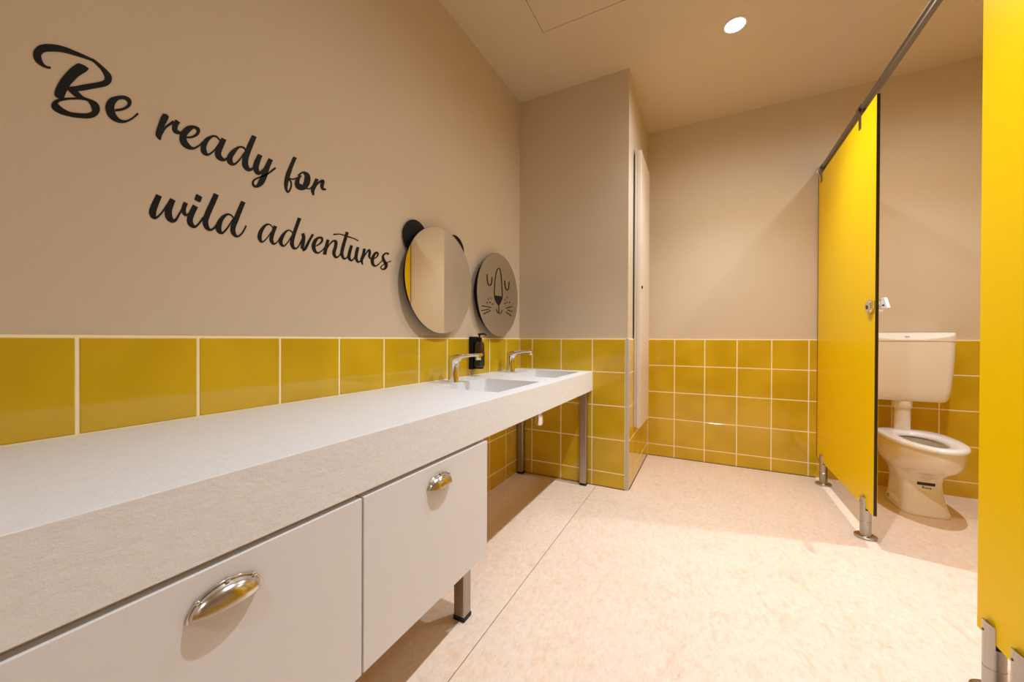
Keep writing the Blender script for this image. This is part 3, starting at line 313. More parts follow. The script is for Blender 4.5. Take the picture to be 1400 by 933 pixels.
# ---------------------------------------------------------------- the room
def lines(a, b, start):
    """tile intervals between a and b with a grout line at start + k*PITCH"""
    k0 = math.ceil((a + .004 - start)/PITCH); ls = []
    g = start + k0*PITCH
    while g < b - .004: ls.append(g); g += PITCH
    e = [a] + ls + [b]; return list(zip(e, e[1:]))
def tiled(bm, axis, pos, side, u0, u1, ustart, z0=0.0):
    """grout slab (slot 1) and glazed tiles (slot 2) on the wall plane axis=pos, facing 'side' (+1/-1)"""
    def slab(a, b, c, d, t0, t1, mi, inset=0):
        p0, p1 = pos + side*t0, pos + side*t1
        if mi == 2:
            # tile with eased edges
            e = .0022
            def P(u, z, t): return (t, u, z) if axis == 'X' else (u, t, z)
            q0 = [P(a, c, p0), P(b, c, p0), P(b, d, p0), P(a, d, p0)]
            q1 = [P(a, c, p1 - side*.0012), P(b, c, p1 - side*.0012), P(b, d, p1 - side*.0012), P(a, d, p1 - side*.0012)]
            q2 = [P(a+e, c+e, p1), P(b-e, c+e, p1), P(b-e, d-e, p1), P(a+e, d-e, p1)]
            loft(bm, [q0, q1, q2], mi=2)
        elif axis == 'X': bx(bm, min(p0, p1), max(p0, p1), a, b, c, d, mi)
        else: bx(bm, a, b, min(p0, p1), max(p0, p1), c, d, mi)
    slab(u0, u1, z0, ZT, 0, .0075, 1)
    zl = lines(z0, ZT - GR*.5, ZT - PITCH*5)
    for (a, b) in lines(u0, u1, ustart):
        for (c, d) in zl:
            if b-a < .012 or d-c < .012: continue
            slab(a+GR/2, b-GR/2, c+GR/2, d-GR/2, .006, .009, 2)
WM = [M['paint'], M['grout'], M['tile']]
T = .12
def wall(name, x0, x1, y0, y1, tiles=()):
    bm = bmesh.new(); bx(bm, x0, x1, y0, y1, 0, H)
    for t in tiles: tiled(bm, *t)
    return struct(finish(name, bm, WM))
wall('wall_left', XL-T, XL, YB, YA, [('X', XL, 1, YB, YA-.009, .2715)])
wall('wall_alcove', XL, XC, YA, YF, [('Y', YA, -1, XL+.009, XC-.011, -.627), ('X', XC, 1, YA+.001, YF-.009, 2.4395)])
wall('wall_far', XC, XR, YF, YF+T, [('Y', YF, -1, XC+.009, XR-.009, -.2145)])
wall('wall_right', XR, XR+T, YB, YF, [('X', XR, -1, YB+.009, YF, 2.9)])
wall('wall_back', XL, XR, YB-T, YB, [('Y', YB, 1, XL+.009, XR-.009, -.2145)])
bm = bmesh.new(); bx(bm, XL-T, XR+T, YB-T, YF+T, -.12, 0); struct(finish('floor', bm, M['floor']))
# ceiling with the shadow gap of the inspection hatch cut as a fine groove
hx0, hx1, hy0, hy1 = -.769, -.17, 1.235, 1.832; gp = .0022
bm = bmesh.new()
for (a, b, c, d) in ((XL-T, hx0-gp, YB-T, YF+T), (hx1+gp, XR+T, YB-T, YF+T), (hx0-gp, hx1+gp, YB-T, hy0-gp), (hx0-gp, hx1+gp, hy1+gp, YF+T)):
    bx(bm, a, b, c, d, H, H+.1)
bx(bm, hx0-gp, hx1+gp, hy0-gp, hy1+gp, H+.02, H+.1)
struct(finish('ceiling', bm, M['ceil']))
hb = box('ceiling_hatch', hx0+.0005, hx1-.0005, hy0+.0005, hy1-.0005, H+.0003, H+.0199, M['ceil'])
tag(hb, 'flush square inspection hatch in the ceiling above the counter, with a thin dark outline', 'hatch')
# corner trim on the tiled outer corner and a small bead on the floor joint
bm = bmesh.new(); bx(bm, XC-.0105, XC+.0095, YA-.0095, YA+.0015, 0, ZT+.001); struct(finish('trim_1', bm, M['silicone'], bevel=.003))
bm = bmesh.new()
bx(bm, XL+.009, XC-.012, YA-.0125, YA-.009, 0, .003); bx(bm, XC+.009, .64, YF-.0125, YF-.009, 0, .003)
bx(bm, XC+.009, XC+.012, YA+.01, YF-.012, 0, .003)
struct(finish('trim_2', bm, M['bead']))

# ---------------------------------------------------------------- wall cupboard on the side wall
t = thing('wall_cupboard', 'tall narrow cream cupboard door hung on the short side wall beside the far tiled wall', 'cupboard', (XC+.012, 2.7, .33))
box('back_frame', XC+.0095, XC+.018, 2.462, 2.915, .345, 2.10, M['silicone'], t, bevel=.001)
box('door', XC+.0185, XC+.041, 2.505, 2.905, .333, 2.108, M['carcass'], t, bevel=.002)
bm = bmesh.new(); lathe(bm, [(.009, 0), (.009, .006), (.006, .007)], (XC+.041, 2.55, 1.238), 'X', 20)
o = finish('keyhole', bm, M['blackmatt'], t, smooth=True); o['label'] = 'small dark round keyhole'

# ---------------------------------------------------------------- counter
ZC, ZB, XE = .701, .583, -.626
CY0, CY1 = -.62, YA-.0095
t = thing('washbasin_counter', 'long off-white slate-textured counter with two recessed basins along the left wall', 'counter', (-.88, .9, 0))
B1 = (-.985, -.69, 1.22, 1.622); B2 = (-.99, -.695, 1.822, 2.236)
bm = bmesh.new()
xs = [XL+.0095, B1[0], B1[1], XE]; ys = [CY0, B1[2], B1[3], B2[2], B2[3], CY1]
# top plate 18 mm with two openings
def plate(z, flip):
    vv = {}
    for i, x in enumerate(xs):
        for j, y in enumerate(ys): vv[i, j] = bm.verts.new((x, y, z))
    for i in range(3):
        for j in range(5):
            if i == 1 and j in (1, 3): continue
            bm.faces.new((vv[i,j], vv[i+1,j], vv[i+1,j+1], vv[i,j+1]))
    return vv
top = plate(ZC, False); bot = plate(ZB, True)
def side(k): bm.faces.new((top[k[0]], top[k[1]], bot[k[1]], bot[k[0]]))
for j in range(5): side(((0,j),(0,j+1))); side(((3,j),(3,j+1)))
for i in range(3): side(((i,0),(i+1,0))); side(((i,5),(i+1,5)))
for j in (1, 3):
    side(((1,j),(2,j))); side(((1,j+1),(2,j+1))); side(((1,j),(1,j+1))); side(((2,j),(2,j+1)))
finish('worktop', bm, M['counter'], t, bevel=.0012)
box('support_batten', XL+.012, XE-.03, 1.043, 1.064, ZB-.03, ZB-.0005, M['carcass'], t, bevel=.001)
def basin(b):
    x0, x1, y0, y1 = b; zt = ZC-.0008; zb = ZC-.105; bm = bmesh.new(); w = .006
    r0 = [(x0-w+.006, y0, zt), (x1, y0, zt), (x1, y1, zt), (x0, y1, zt)]
    def rr(x0, x1, y0, y1, z, r, n=5):
        out = []
        for cx, cy, a0 in ((x1-r, y1-r, 0), (x0+r, y1-r, 90), (x0+r, y0+r, 180), (x1-r, y0+r, 270)):
            for k in range(n+1):
                a = math.radians(a0 + 90*k/n); out.append((cx+r*math.cos(a), cy+r*math.sin(a), z))
        return out
    e = .0012
    rings = [rr(x0+e, x1-e, y0+e, y1-e, zt-.0002, .006), rr(x0+e+.002, x1-e-.002, y0+e+.002, y1-e-.002, zt-.09, .014), rr(x0+.016, x1-.016, y0+.016, y1-.016, zb, .02),
             rr(x0+.13, x1-.13, y0+.18, y1-.18, zb-.006, .01)]
    rings2 = [rr(x0+e-.0, x1-e+.0, y0+e, y1-e, ZC-.0192, .006)]
    loft(bm, rings, cap0=False)
    # outer shell underneath
    out = [rr(x0-.006, x1+.006, y0-.006, y1+.006, ZC-.0195, .008), rr(x0-.004, x1+.004, y0-.004, y1+.004, ZC-.098, .02), rr(x0+.02, x1-.02, y0+.02, y1-.02, ZC-.117, .02)]
    loft(bm, out, cap0=False)
    o = finish('basin', bm, M['basin'], t, smooth=True, angle=50)
    bm = bmesh.new(); lathe(bm, [(.0, 0), (.02, .0), (.022, .002), (.022, -.002)], ((x0+x1)/2, (y0+y1)/2, zb-.003), 'Z', 20, cap=False)
    finish('waste_outlet', bm, M['chrome'], o, smooth=True)
basin(B1); basin(B2)
def leg(x0, y0, s=.04):
    l = box('leg', x0, x0+s, y0, y0+s, .013, ZB-.0005, M['legsteel'], t, bevel=.003)
    box('leg_foot', x0-.001, x0+s+.001, y0-.001, y0+s+.001, 0, .0135, M['rubber'], l, bevel=.002)
leg(-.692, YA-.054); leg(-1.122, YA-.054)
# leg standing under the drawer unit
l = box('leg', -.717, -.677, .985, 1.025, .013, .206, M['legsteel'], t, bevel=.003)
box('leg_foot', -.719, -.675, .983, 1.027, 0, .0135, M['rubber'], l, bevel=.003)
# bottle trap under the far basin
bm = bmesh.new(); lathe(bm, [(.012, .135), (.012, .075), (.019, .074), (.019, .06), (.026, .058), (.0265, .01), (.022, .0), (.01, -.003)], (-.85, 1.985, .41), 'Z', 24)
t2 = finish('bottle_trap', bm, M['chrome'], t, smooth=True); t2['label'] = 'chrome bottle trap under the far basin'
bm = bmesh.new(); lathe(bm, [(.02, .52-.41), (.021, .512-.41+.01), (.021, .49-.41+.012), (.02, .49-.41)], (-.85, 1.985, .41), 'Z', 12)
o = finish('collar_nut', bm, M['yellowfit'], t2, smooth=True); o['label'] = 'brass yellow collar nut'
bm = bmesh.new(); tube(bm, [(-.85, 1.985, .59), (-.85, 1.985, .53)], .012, 16); tube(bm, [(-.875, 1.985, .452), (-.95, 1.985, .46), (-1.125, 1.985, .46)], .012, 14)
finish('waste_pipe', bm, M['chrome'], t2, smooth=True)

# ---------------------------------------------------------------- drawer cabinets
def cup_handle(yc, zc, parent):
    """half-dome cup pull: dome opens downward, with a rim flange"""
    R, Hh, D = .0465, .029, .023; bm = bmesh.new(); n = 18; m = 8; rows = []; x0 = XE
    for th in (0.0, .0016):
        rows = []
        for j in range(m+1):
            ph = (PI/2)*j/m            # 0 at the wall edge, pi/2 at the lip
            row = []
            for i in range(n+1):
                a = PI*i/n
                rr_ = 1
                y = yc - (R-th)*math.cos(a)*1.0
                up = math.sin(a)
                z = zc + (Hh-th)*up*math.cos(ph)
                x = x0 + (D-th)*up**.8*math.sin(ph)
                row.append(bm.verts.new((x, y, z)))
            rows.append(row)
        for r0, r1 in zip(rows, rows[1:]):
            for i in range(n):
                try: bm.faces.new((r0[i], r0[i+1], r1[i+1], r1[i]))
                except ValueError: pass
    bmesh.ops.remove_doubles(bm, verts=bm.verts[:], dist=.0002)
    # flange hugging the front around the dome
    pts = [(x0+.0018, yc-(R+.0012)*math.cos(PI*i/n), zc+(Hh+.0015)*math.sin(PI*i/n)) for i in range(n+1)]
    pts = [(x0+.0018, pts[0][1], zc-.004)] + pts + [(x0+.0018, pts[-1][1], zc-.004)]
    tube(bm, pts, .0017, 8)
    for f in (.22, .5, .78):
        a = PI*f; y = yc-(R+.001)*math.cos(a); z = zc+(Hh+.002)*math.sin(a)
        lathe(bm, [(.0032, 0), (.0032, .0065), (.002, .0075)], (x0, y, z), 'X', 10)
    o = finish('cup_handle', bm, M['handle'], parent, smooth=True, angle=60); o['label'] = 'polished chrome cup handle'
def cabinet(y0, y1, label):
    t = thing('vanity_cabinet', label, 'cabinet', (-.88, (y0+y1)/2, .207), 'cream drawer units under the counter')
    bm = bmesh.new(); bx(bm, XL+.02, XE-.019, y0+.0015, y1-.0015, .209, .5825-.0005)
    finish('body', bm, M['carcass'], t, bevel=.001)
    d = box('drawer_front', XE-.0185, XE, y0+.0015, y1-.0015, .207, .572, M['drawer'], t, bevel=.0012)
    cup_handle((y0+y1)/2, .514, d)
    return t
cabinet(.547, 1.042, 'cream drawer unit under the counter beside the square steel leg, with a chrome cup handle')
cabinet(.050, .545, 'nearer cream drawer unit at the lower left of the photo, cut off by its edge')
# ---------------------------------------------------------------- faucets
def faucet(xb, yb, label):
    t = thing('basin_faucet', label, 'faucet', (xb, yb, ZC), 'chrome faucets on the counter')
    x0 = xb-.027; bm = bmesh.new()
    # side outline of the tap: square-shouldered column running into a flat spout, (x, z) and half width
    up = [(0, 0, .0235), (0, .06, .0225), (0, .119, .0215), (.003, .1225, .0215), (.05, .1275, .021), (.09, .1305, .0195), (.14, .1335, .0185), (.176, .1355, .0175)]
    dn = [(.0545, 0, .0235), (.0515, .03, .0225), (.0500, .07, .0215), (.0525, .088, .0215), (.060, .101, .021), (.078, .1115, .0195), (.13, .1185, .0185), (.176, .1215, .0175)]
    rings = []
    for (ux, uz, uw), (dx, dz, dw) in zip(up, dn):
        U3 = Vector((x0+ux, yb, ZC+uz)); D3 = Vector((x0+dx, yb, ZC+dz)); c = (U3+D3)/2; h = (U3-D3)/2; ring = []
        for k in range(24):
            q = 2*PI*k/24; cs, sn = math.cos(q), math.sin(q); e = 1.0 if ux < .05 else .6
            ring.append(c + h*math.copysign(abs(cs)**e, cs) + Vector((0, (uw+dw)/2, 0))*math.copysign(abs(sn)**e, sn))
        rings.append(ring)
    loft(bm, rings); finish('faucet_body', bm, M['chrome'], t, smooth=True, angle=50)
    bm = bmesh.new(); lathe(bm, [(.0105, -.016), (.0115, -.014), (.0115, .0)], (xb+.136, yb, ZC+.1215), 'Z', 20)
    finish('aerator', bm, M['chrome'], t, smooth=True)
faucet(-1.038, 1.42, 'chrome faucet of the nearer basin, just left of the black soap dispenser')
faucet(-1.058, 2.03, 'chrome faucet of the far basin, near the corner with the alcove wall')
# ---------------------------------------------------------------- soap dispenser
xw = XL+.009
t = thing('soap_dispenser', 'dark pump bottle of soap in a black wall holder between the two mirrors', 'soap dispenser', (xw, 1.71, .74))
bm = bmesh.new(); bx(bm, xw, xw+.022, 1.678, 1.742, .737, .912); hold = finish('wall_holder', bm, M['blackmatt'], t, bevel=.003)
bm = bmesh.new(); lathe(bm, [(.024, .0), (.024, .006)], (xw+.046, 1.71, .741), 'Z', 24); finish('holder_shelf', bm, M['blackmatt'], t, smooth=True)
def rrect(cx, cy, hx, hy, z, r, n=6):
    out = []
    for sx, sy, a0 in ((1,1,0), (-1,1,90), (-1,-1,180), (1,-1,270)):
        for k in range(n+1):
            a = math.radians(a0+90*k/n); out.append((cx+sx*(hx-r)+r*math.cos(a), cy+sy*(hy-r)+r*math.sin(a), z))
    return out
bc = (xw+.047, 1.71)
bm = bmesh.new(); loft(bm, [rrect(*bc, .022, .024, z, r) if f == 1 else rrect(*bc, .022*f, .024*f, z, r*f) for z, f, r in ((.748,.93,.012), (.753,1,.013), (.868,1,.013), (.878,.93,.014), (.884,.7,.016), (.886,.45,.011))])
b = finish('bottle', bm, M['glassbrown'], t, smooth=True)
bm = bmesh.new(); bx(bm, bc[0]+.0205, bc[0]+.0224, bc[1]-.017, bc[1]+.017, .757, .832)
bx(bm, bc[0]-.016, bc[0]+.016, bc[1]-.0244, bc[1]-.0225, .757, .832); finish('bottle_label', bm, M['black'], b)
bm = bmesh.new()
for z, w in ((.797, .013), (.786, .009)):
    x = bc[0]-w
    while x < bc[0]+w:
        bx(bm, x, x+.0018, bc[1]-.0248, bc[1]-.0244, z, z+.0045); x += .0028
finish('label_print', bm, M['labelgrey'], b)
bm = bmesh.new(); lathe(bm, [(.0125, .0), (.0135, .002), (.0135, .02), (.008, .021), (.0045, .022), (.0045, .034), (.009, .034), (.0095, .043)], (*bc, .886), 'Z', 24)
tube(bm, [(bc[0], bc[1], .926), (bc[0]+.02, bc[1]+.012, .927), (bc[0]+.032, bc[1]+.02, .921)], [.0055, .005, .004], 10)
finish('pump', bm, M['blackmatt'], t, smooth=True)

# ---------------------------------------------------------------- mirrors
def disc_x(bm, x0, x1, yc, zc, r, n=72, bev=.0008):
    lathe(bm, [(r-bev, x0), (r, x0+bev), (r, x1-bev), (r-bev, x1)], (0, yc, zc), 'X', n)
XM = XL+.041
t = thing('round_mirror', 'round mirror with two black ears on the left wall, left of the soap dispenser', 'mirror', (XL, 1.408, 1.169), 'round wall mirrors')
bm = bmesh.new(); disc_x(bm, XL+.0005, XM-.0044, 1.408, 1.169, .212); disc_x(bm, XM-.0046, XM-.0006, 1.408, 1.169, .2449); finish('backing_drum', bm, M['blackmatt'], t, smooth=True)
bm = bmesh.new(); disc_x(bm, XM-.0005, XM, 1.408, 1.169, .2443, bev=.0001); finish('mirror_glass', bm, M['mirror'], t, smooth=True, angle=20)
for ye, ze in ((1.265, 1.338), (1.552, 1.343)):
    bm = bmesh.new(); lathe(bm, [(.077, XL+.006), (.078, XL+.007), (.078, XL+.011), (.077, XL+.012)], (0, ye, ze), 'X', 48)
    # spacer behind the ear
    lathe(bm, [(.02, XL+.0005), (.02, XL+.0062)], (0, ye, ze), 'X', 16)
    o = finish('ear', bm, M['blackmatt'], t, smooth=True); o['label'] = 'flat round black ear'
t = thing('round_mirror', 'round grey mirror with a drawn lion face, nearest the corner with the alcove wall', 'mirror', (XL, 1.952, 1.161), 'round wall mirrors')
bm = bmesh.new(); disc_x(bm, XL+.0005, XM-.0044, 1.952, 1.161, .212); disc_x(bm, XM-.0046, XM-.0006, 1.952, 1.161, .2449); finish('backing_drum', bm, M['blackmatt'], t, smooth=True)
bm = bmesh.new(); disc_x(bm, XM-.0005, XM, 1.952, 1.161, .2443, bev=.0001); finish('mirror_glass', bm, M['frost'], t, smooth=True, angle=20)
def flat(bm, poly, x0, x1):
    a = [bm.verts.new((x0, y*1e-4, z*1e-4)) for y, z in poly]; b = [bm.verts.new((x1, y*1e-4, z*1e-4)) for y, z in poly]
    n = len(poly)
    for k in range(n):
        bm.faces.new((a[k], a[(k+1) % n], b[(k+1) % n], b[k]))
    f0 = bm.faces.new(a); f1 = bm.faces.new(b); bmesh.ops.triangulate(bm, faces=[f0, f1])
def ribbon(bm, L, R, x0, x1):
    rings = [[(x0, l[0]*1e-4, l[1]*1e-4), (x1, l[0]*1e-4, l[1]*1e-4), (x1, r[0]*1e-4, r[1]*1e-4), (x0, r[0]*1e-4, r[1]*1e-4)] for l, r in zip(L, R)]
    loft(bm, rings)
faceobj = {}
for nm, L, R in LION:
    bm = faceobj.get('f') or bmesh.new(); faceobj['f'] = bm
    ribbon(bm, L, R, XM+.0001, XM+.0006)
bm = faceobj['f']; flat(bm, LION_NOSE, XM+.0001, XM+.00065)
for y, z in LION_DOTS: lathe(bm, [(.0052, XM+.0001), (.0052, XM+.0006)], (0, y*1e-4, z*1e-4), 'X', 14)
finish('face_drawing', bm, M['blackmatt'], t)

# ---------------------------------------------------------------- lettering
t = thing('wall_lettering', 'black brush-script lettering on the beige left wall reading Be ready for wild adventures', 'lettering', (XL, .65, 1.3))
for w, (st, outl) in LETTERS.items():
    bm = bmesh.new(); off = .0012
    for L, R in st:
        ribbon(bm, L, R, XL+.0002, XL+off); off += .00004
    for o in outl:
        flat(bm, o, XL+.0002, XL+off); off += .00004
    o = finish('word', bm, M['blackmatt'], t); o['label'] = 'the word ' + w

# ---------------------------------------------------------------- toilet cubicle front
PX0, PX1 = .644, .657
def tube_foot(y, parent):
    xc = (PX0+PX1)/2; bm = bmesh.new()
    lathe(bm, [(.0, 0), (.040, 0), (.041, .003), (.041, .009), (.036, .012), (.021, .0125), (.0205, .014), (.0205, .074), (.0195, .075), (.0195, .076), (.0205, .077), (.0205, .128)], (xc, y, 0), 'Z', 36)
    # clamp cheeks either side of the panel
    n = 14
    for s in (-1, 1):
        def half(z):
            x_in = PX0-.0004 if s < 0 else PX1+.0004
            h = abs(x_in-xc); a0 = math.asin(min(1, h/.0205)); out = []
            for k in range(n+1):
                a = a0 + (PI-2*a0)*k/n; out.append((xc + s*.0205*math.sin(a), y + .0205*math.cos(a), z))
            return out
        r0 = half(.1281); r1 = half(.178); r2 = [(xc+(p[0]-xc)*1.0, p[1], .178+.012*(abs(p[0]-xc)/.0205)) for p in half(.178)]
        loft(bm, [r0, r2])
    f = finish('foot', bm, M['steel'], parent, smooth=True, angle=40)
    bm = bmesh.new(); lathe(bm, [(.003, 0), (.003, .0015)], (xc-.0213, y, .165), 'X', 10); finish('foot_screw', bm, M['core'], f)
def rail_clip(y, parent):
    xc = (PX0+PX1)/2; bm = bmesh.new(); w = .014
    prof = [(PX0-.003, 1.905), (PX0-.003, 1.965), (xc-.0185, 1.988), (xc-.0185, 2.004), (xc-.010, 2.0165), (xc, 2.0185), (xc+.010, 2.0165), (xc+.0185, 2.004), (xc+.0185, 1.988), (PX1+.003, 1.965), (PX1+.003, 1.905)]
    inn = [(PX0-.0002, 1.905), (PX0-.0002, 1.9655), (xc-.0155, 1.990), (xc-.0155, 2.003), (xc-.009, 2.0135), (xc, 2.0155), (xc+.009, 2.0135), (xc+.0155, 2.003), (xc+.0155, 1.990), (PX1+.0002, 1.9655), (PX1+.0002, 1.905)]
    loft(bm, [[(a[0], y-w, a[1]), (a[0], y+w, a[1]), (b_[0], y+w, b_[1]), (b_[0], y-w, b_[1])] for a, b_ in zip(prof, inn)])
    finish('rail_clip', bm, M['railsteel'], parent, smooth=True, angle=30)
def panel(y0, y1, parent):
    bm = bmesh.new(); R = .006
    # 13 mm compact panel: black core with yellow faces
    bx(bm, PX0+.0011, PX1-.0011, y0, y1, .140, 1.96, 1)
    bx(bm, PX0, PX0+.001, y0+.0006, y1-.0006, .1406, 1.9594, 0); bx(bm, PX1-.001, PX1, y0+.0006, y1-.0006, .1406, 1.9594, 0)
    return finish('panel', bm, [M['yellow'], M['core']], parent)
tf = thing('partition_panel', 'yellow cubicle panel fixed to the far wall, with a thumb-turn lock at its free black edge', 'partition', (.65, 2.63, 0), 'yellow cubicle panels')
panel(2.160, YF-.0115, tf)
tube_foot(2.268, tf); tube_foot(2.968, tf); rail_clip(2.355, tf); rail_clip(3.03, tf)
box('wall_channel', PX0-.002, PX1+.002, YF-.011, YF-.0092, .14, 1.96, M['core'], tf)
# lock
bm = bmesh.new(); yl, zl = 2.206, 1.047
lathe(bm, [(.026, PX0-.013), (.030, PX0-.011), (.031, PX0-.003), (.031, PX0-.0001)], (0, yl, zl), 'X', 36)
lathe(bm, [(.0285, PX1+.0001), (.0285, PX1+.016), (.026, PX1+.018)], (0, yl-.018, zl), 'X', 36)
lock = finish('lock', bm, M['chrome'], tf, smooth=True, angle=40); lock['label'] = 'chrome cubicle lock'
bm = bmesh.new(); lathe(bm, [(.009, PX0-.015), (.010, PX0-.0132)], (0, yl, zl), 'X', 24)
finish('lock_slot', bm, M['core'], lock, smooth=True, angle=40)
bm = bmesh.new(); bx(bm, PX0-.009, PX0-.0001, 2.1625, 2.205, zl-.010, zl+.027); finish('edge_plate', bm, M['chrome'], lock, bevel=.002)
bm = bmesh.new(); n0 = [(2.185, zl+.034), (2.128, zl+.034), (2.094, zl-.012), (2.185, zl-.012)]
loft(bm, [[(PX1+.006, y, z) for y, z in n0], [(PX1+.016, y, z) for y, z in n0]])
o = finish('keeper_plate', bm, M['seat'], lock, bevel=.001); o['label'] = 'white slanted keeper plate'
bm = bmesh.new(); bx(bm, PX1+.005, PX1+.0062, 2.125, 2.145, zl-.001, zl+.005); finish('keeper_slot', bm, M['core'], lock)

# near panel
tn = thing('partition_panel', 'yellow cubicle panel filling the right edge of the photo from top to bottom', 'partition', (.65, 1.35, 0), 'yellow cubicle panels')
panel(1.245, 1.457, tn)
tube_foot(1.402, tn); tube_foot(1.298, tn); rail_clip(1.402, tn)
# rail
tr = thing('head_rail', 'round steel rail above the yellow cubicle panels, running into the far wall', 'rail', (.6505, 3.09, 2.0))
bm = bmesh.new(); tube(bm, [(.6505, -1.2, 2.0), (.6505, YF-.001, 2.0)], .0135, 24)
bx(bm, .6505-.009, .6505+.009, -1.2, YF-.01, 1.979, 1.9875); finish('rail_tube', bm, M['railsteel'], tr, smooth=True, angle=40)
bm = bmesh.new(); lathe(bm, [(.014, -.024), (.021, -.022), (.026, -.013), (.0275, -.004), (.0275, 0)], (.6505, YF-.0002, 2.0), 'Y', 32)
finish('wall_flange', bm, M['chrome'], tr, smooth=True)

# unseen divider panel with feet, added to shape the cubicle light
td = thing('light_blocking_divider', 'unseen yellow dividing panel behind the right-edge panel, added to shape the light around the toilet cubicle', 'partition', (1.14, 1.35, 0))
bm = bmesh.new(); bx(bm, PX1+.003, XR-.01, 1.3435, 1.3565, .14, 1.96); finish('panel', bm, M['yellow'], td, bevel=.001)
for xf in (1.0, 1.5):
    bm = bmesh.new(); lathe(bm, [(.040, 0), (.040, .010), (.0205, .0125), (.0205, .1395)], (xf, 1.35, 0), 'Z', 24); finish('foot', bm, M['steel'], td, smooth=True, angle=40)

# ---------------------------------------------------------------- toilet
TX = 1.012
t = thing('toilet', 'white floor-standing toilet with wall-hung cistern, seen through the open cubicle', 'toilet', (TX, 2.8, 0)); T_ = t
def oval(z, yb, yf, hw, n=48, ymax=None, flat=0.55, sq=1.0):
    """egg outline: widest at ymax, tip at yf (towards the room), squarer back at yb; sq < 1 squares the front too"""
    ym = ymax if ymax is not None else yb - (yb-yf)*.42; out = []
    for k in range(n):
        a = 2*PI*k/n; c, s = math.cos(a), math.sin(a)
        if s < 0:
            y = ym - (ym-yf)*abs(s)**sq; x = hw*math.copysign(abs(c)**sq, c)
        else:
            y = ym + (yb-ym)*abs(s)**flat; x = hw*math.copysign(abs(c)**min(.72, sq), c)
        out.append((TX+x, y, z))
    return out
bm = bmesh.new()
secs = [(.0, 2.95, 2.668, .097, .45), (.005, 2.95, 2.666, .099, .45), (.018, 2.95, 2.672, .097, .45), (.06, 2.95, 2.690, .088, .48), (.11, 2.95, 2.705, .083, .52), (.16, 2.952, 2.708, .083, .6),
        (.195, 2.96, 2.695, .092, .7), (.225, 2.975, 2.635, .112, .85), (.255, 2.99, 2.565, .130, .95), (.29, 3.0, 2.525, .1385, 1), (.33, 3.004, 2.512, .1415, 1), (.355, 3.005, 2.510, .141, 1), (.362, 3.005, 2.513, .139, 1)]
rings = [oval(z, yb, yf, hw, flat=.5 if z < .2 else .55, ymax=(yb-.12 if z < .2 else None), sq=q) for z, yb, yf, hw, q in secs]
def inner(z, f, dy=0):
    yb, yf = 2.90, 2.575; ym = 2.77; out = []
    for k in range(48):
        a = 2*PI*k/48; c, s = math.cos(a), math.sin(a)
        out.append((TX+.078*f*c, ym+dy + ((ym-yf) if s < 0 else (yb-ym))*s*f, z))
    return out
rings += [inner(.362, 1.30), inner(.354, 1.12), inner(.31, 1.2), inner(.25, .95, .02), inner(.17, .45, .03)]
loft(bm, rings)
bowl = finish('bowl', bm, M['porcelain'], t, smooth=True, angle=70)
# seat ring
def seatring(z, grow, ho):
    return [(TX+(p[0]-TX)*1.0, p[1], z) for p in ho]
so = oval(.371, 3.0, 2.488, .145, flat=.5); n = 48
def sc(r, f, z): return [(TX+(p[0]-TX)*f, 2.78+(p[1]-2.78)*f, z) for p in r]
hole = inner(0, 1.0)
def hl(f, z): return [(TX+(p[0]-TX)*f, 2.77+(p[1]-2.77)*f, z) for p in hole]
bm = bmesh.new()
rv = loft(bm, [sc(so, .975, .3645), sc(so, .998, .368), sc(so, 1.0, .375), sc(so, .985, .383), sc(so, .95, .387), hl(1.25, .3865), hl(1.08, .382), hl(1.0, .374), hl(1.0, .3645)], cap0=False, cap1=False)
for k in range(n): bm.faces.new((rv[0][k], rv[0][(k+1) % n], rv[-1][(k+1) % n], rv[-1][k]))
finish('seat', bm, M['seat'], t, smooth=True, angle=70)
# water and dark throat
bm = bmesh.new(); loft(bm, [inner(.21, .66, .022), inner(.212, .66, .022)]); o = finish('bowl_water', bm, M['dark'], t, smooth=True); o['label'] = 'grey water surface in the bowl'
bm = bmesh.new(); lathe(bm, [(.009, 0), (.009, .005), (.005, .008)], (0, 2.86, .030), 'X', 14)
for v in bm.verts: v.co.x = (TX-.0935) - v.co.x
finish('floor_bolt_cap', bm, M['steel'], t, smooth=True)
def text_mesh(body, size, loc, rot, mat, name, parent, thick=.0003, shear=0, bold=0):
    cu = bpy.data.curves.new(name, 'FONT'); cu.body = body; cu.size = size; cu.extrude = thick; cu.align_x = 'CENTER'; cu.align_y = 'CENTER'; cu.offset = bold; cu.resolution_u = 3
    tmp = bpy.data.objects.new('tmp', cu); COL.objects.link(tmp); tmp.matrix_world = Matrix.Translation(loc) @ rot.to_4x4()
    bpy.context.view_layer.update(); dg = bpy.context.evaluated_depsgraph_get()
    me = bpy.data.meshes.new_from_object(tmp.evaluated_get(dg)); me.transform(tmp.matrix_world)
    bm = bmesh.new(); bm.from_mesh(me); bpy.data.objects.remove(tmp); bpy.data.meshes.remove(me)
    return finish(name, bm, mat, parent)
def ypos(x, z):
    """front surface of the pedestal at this x and height"""
    bpy.context.view_layer.update()
    o = bowl; inv = o.matrix_world.inverted()
    ok, loc, nor, idx = o.ray_cast(inv @ Vector((x, 2.3, z)), Vector((0, 1, 0)))
    return (o.matrix_world @ loc).y if ok else 2.7
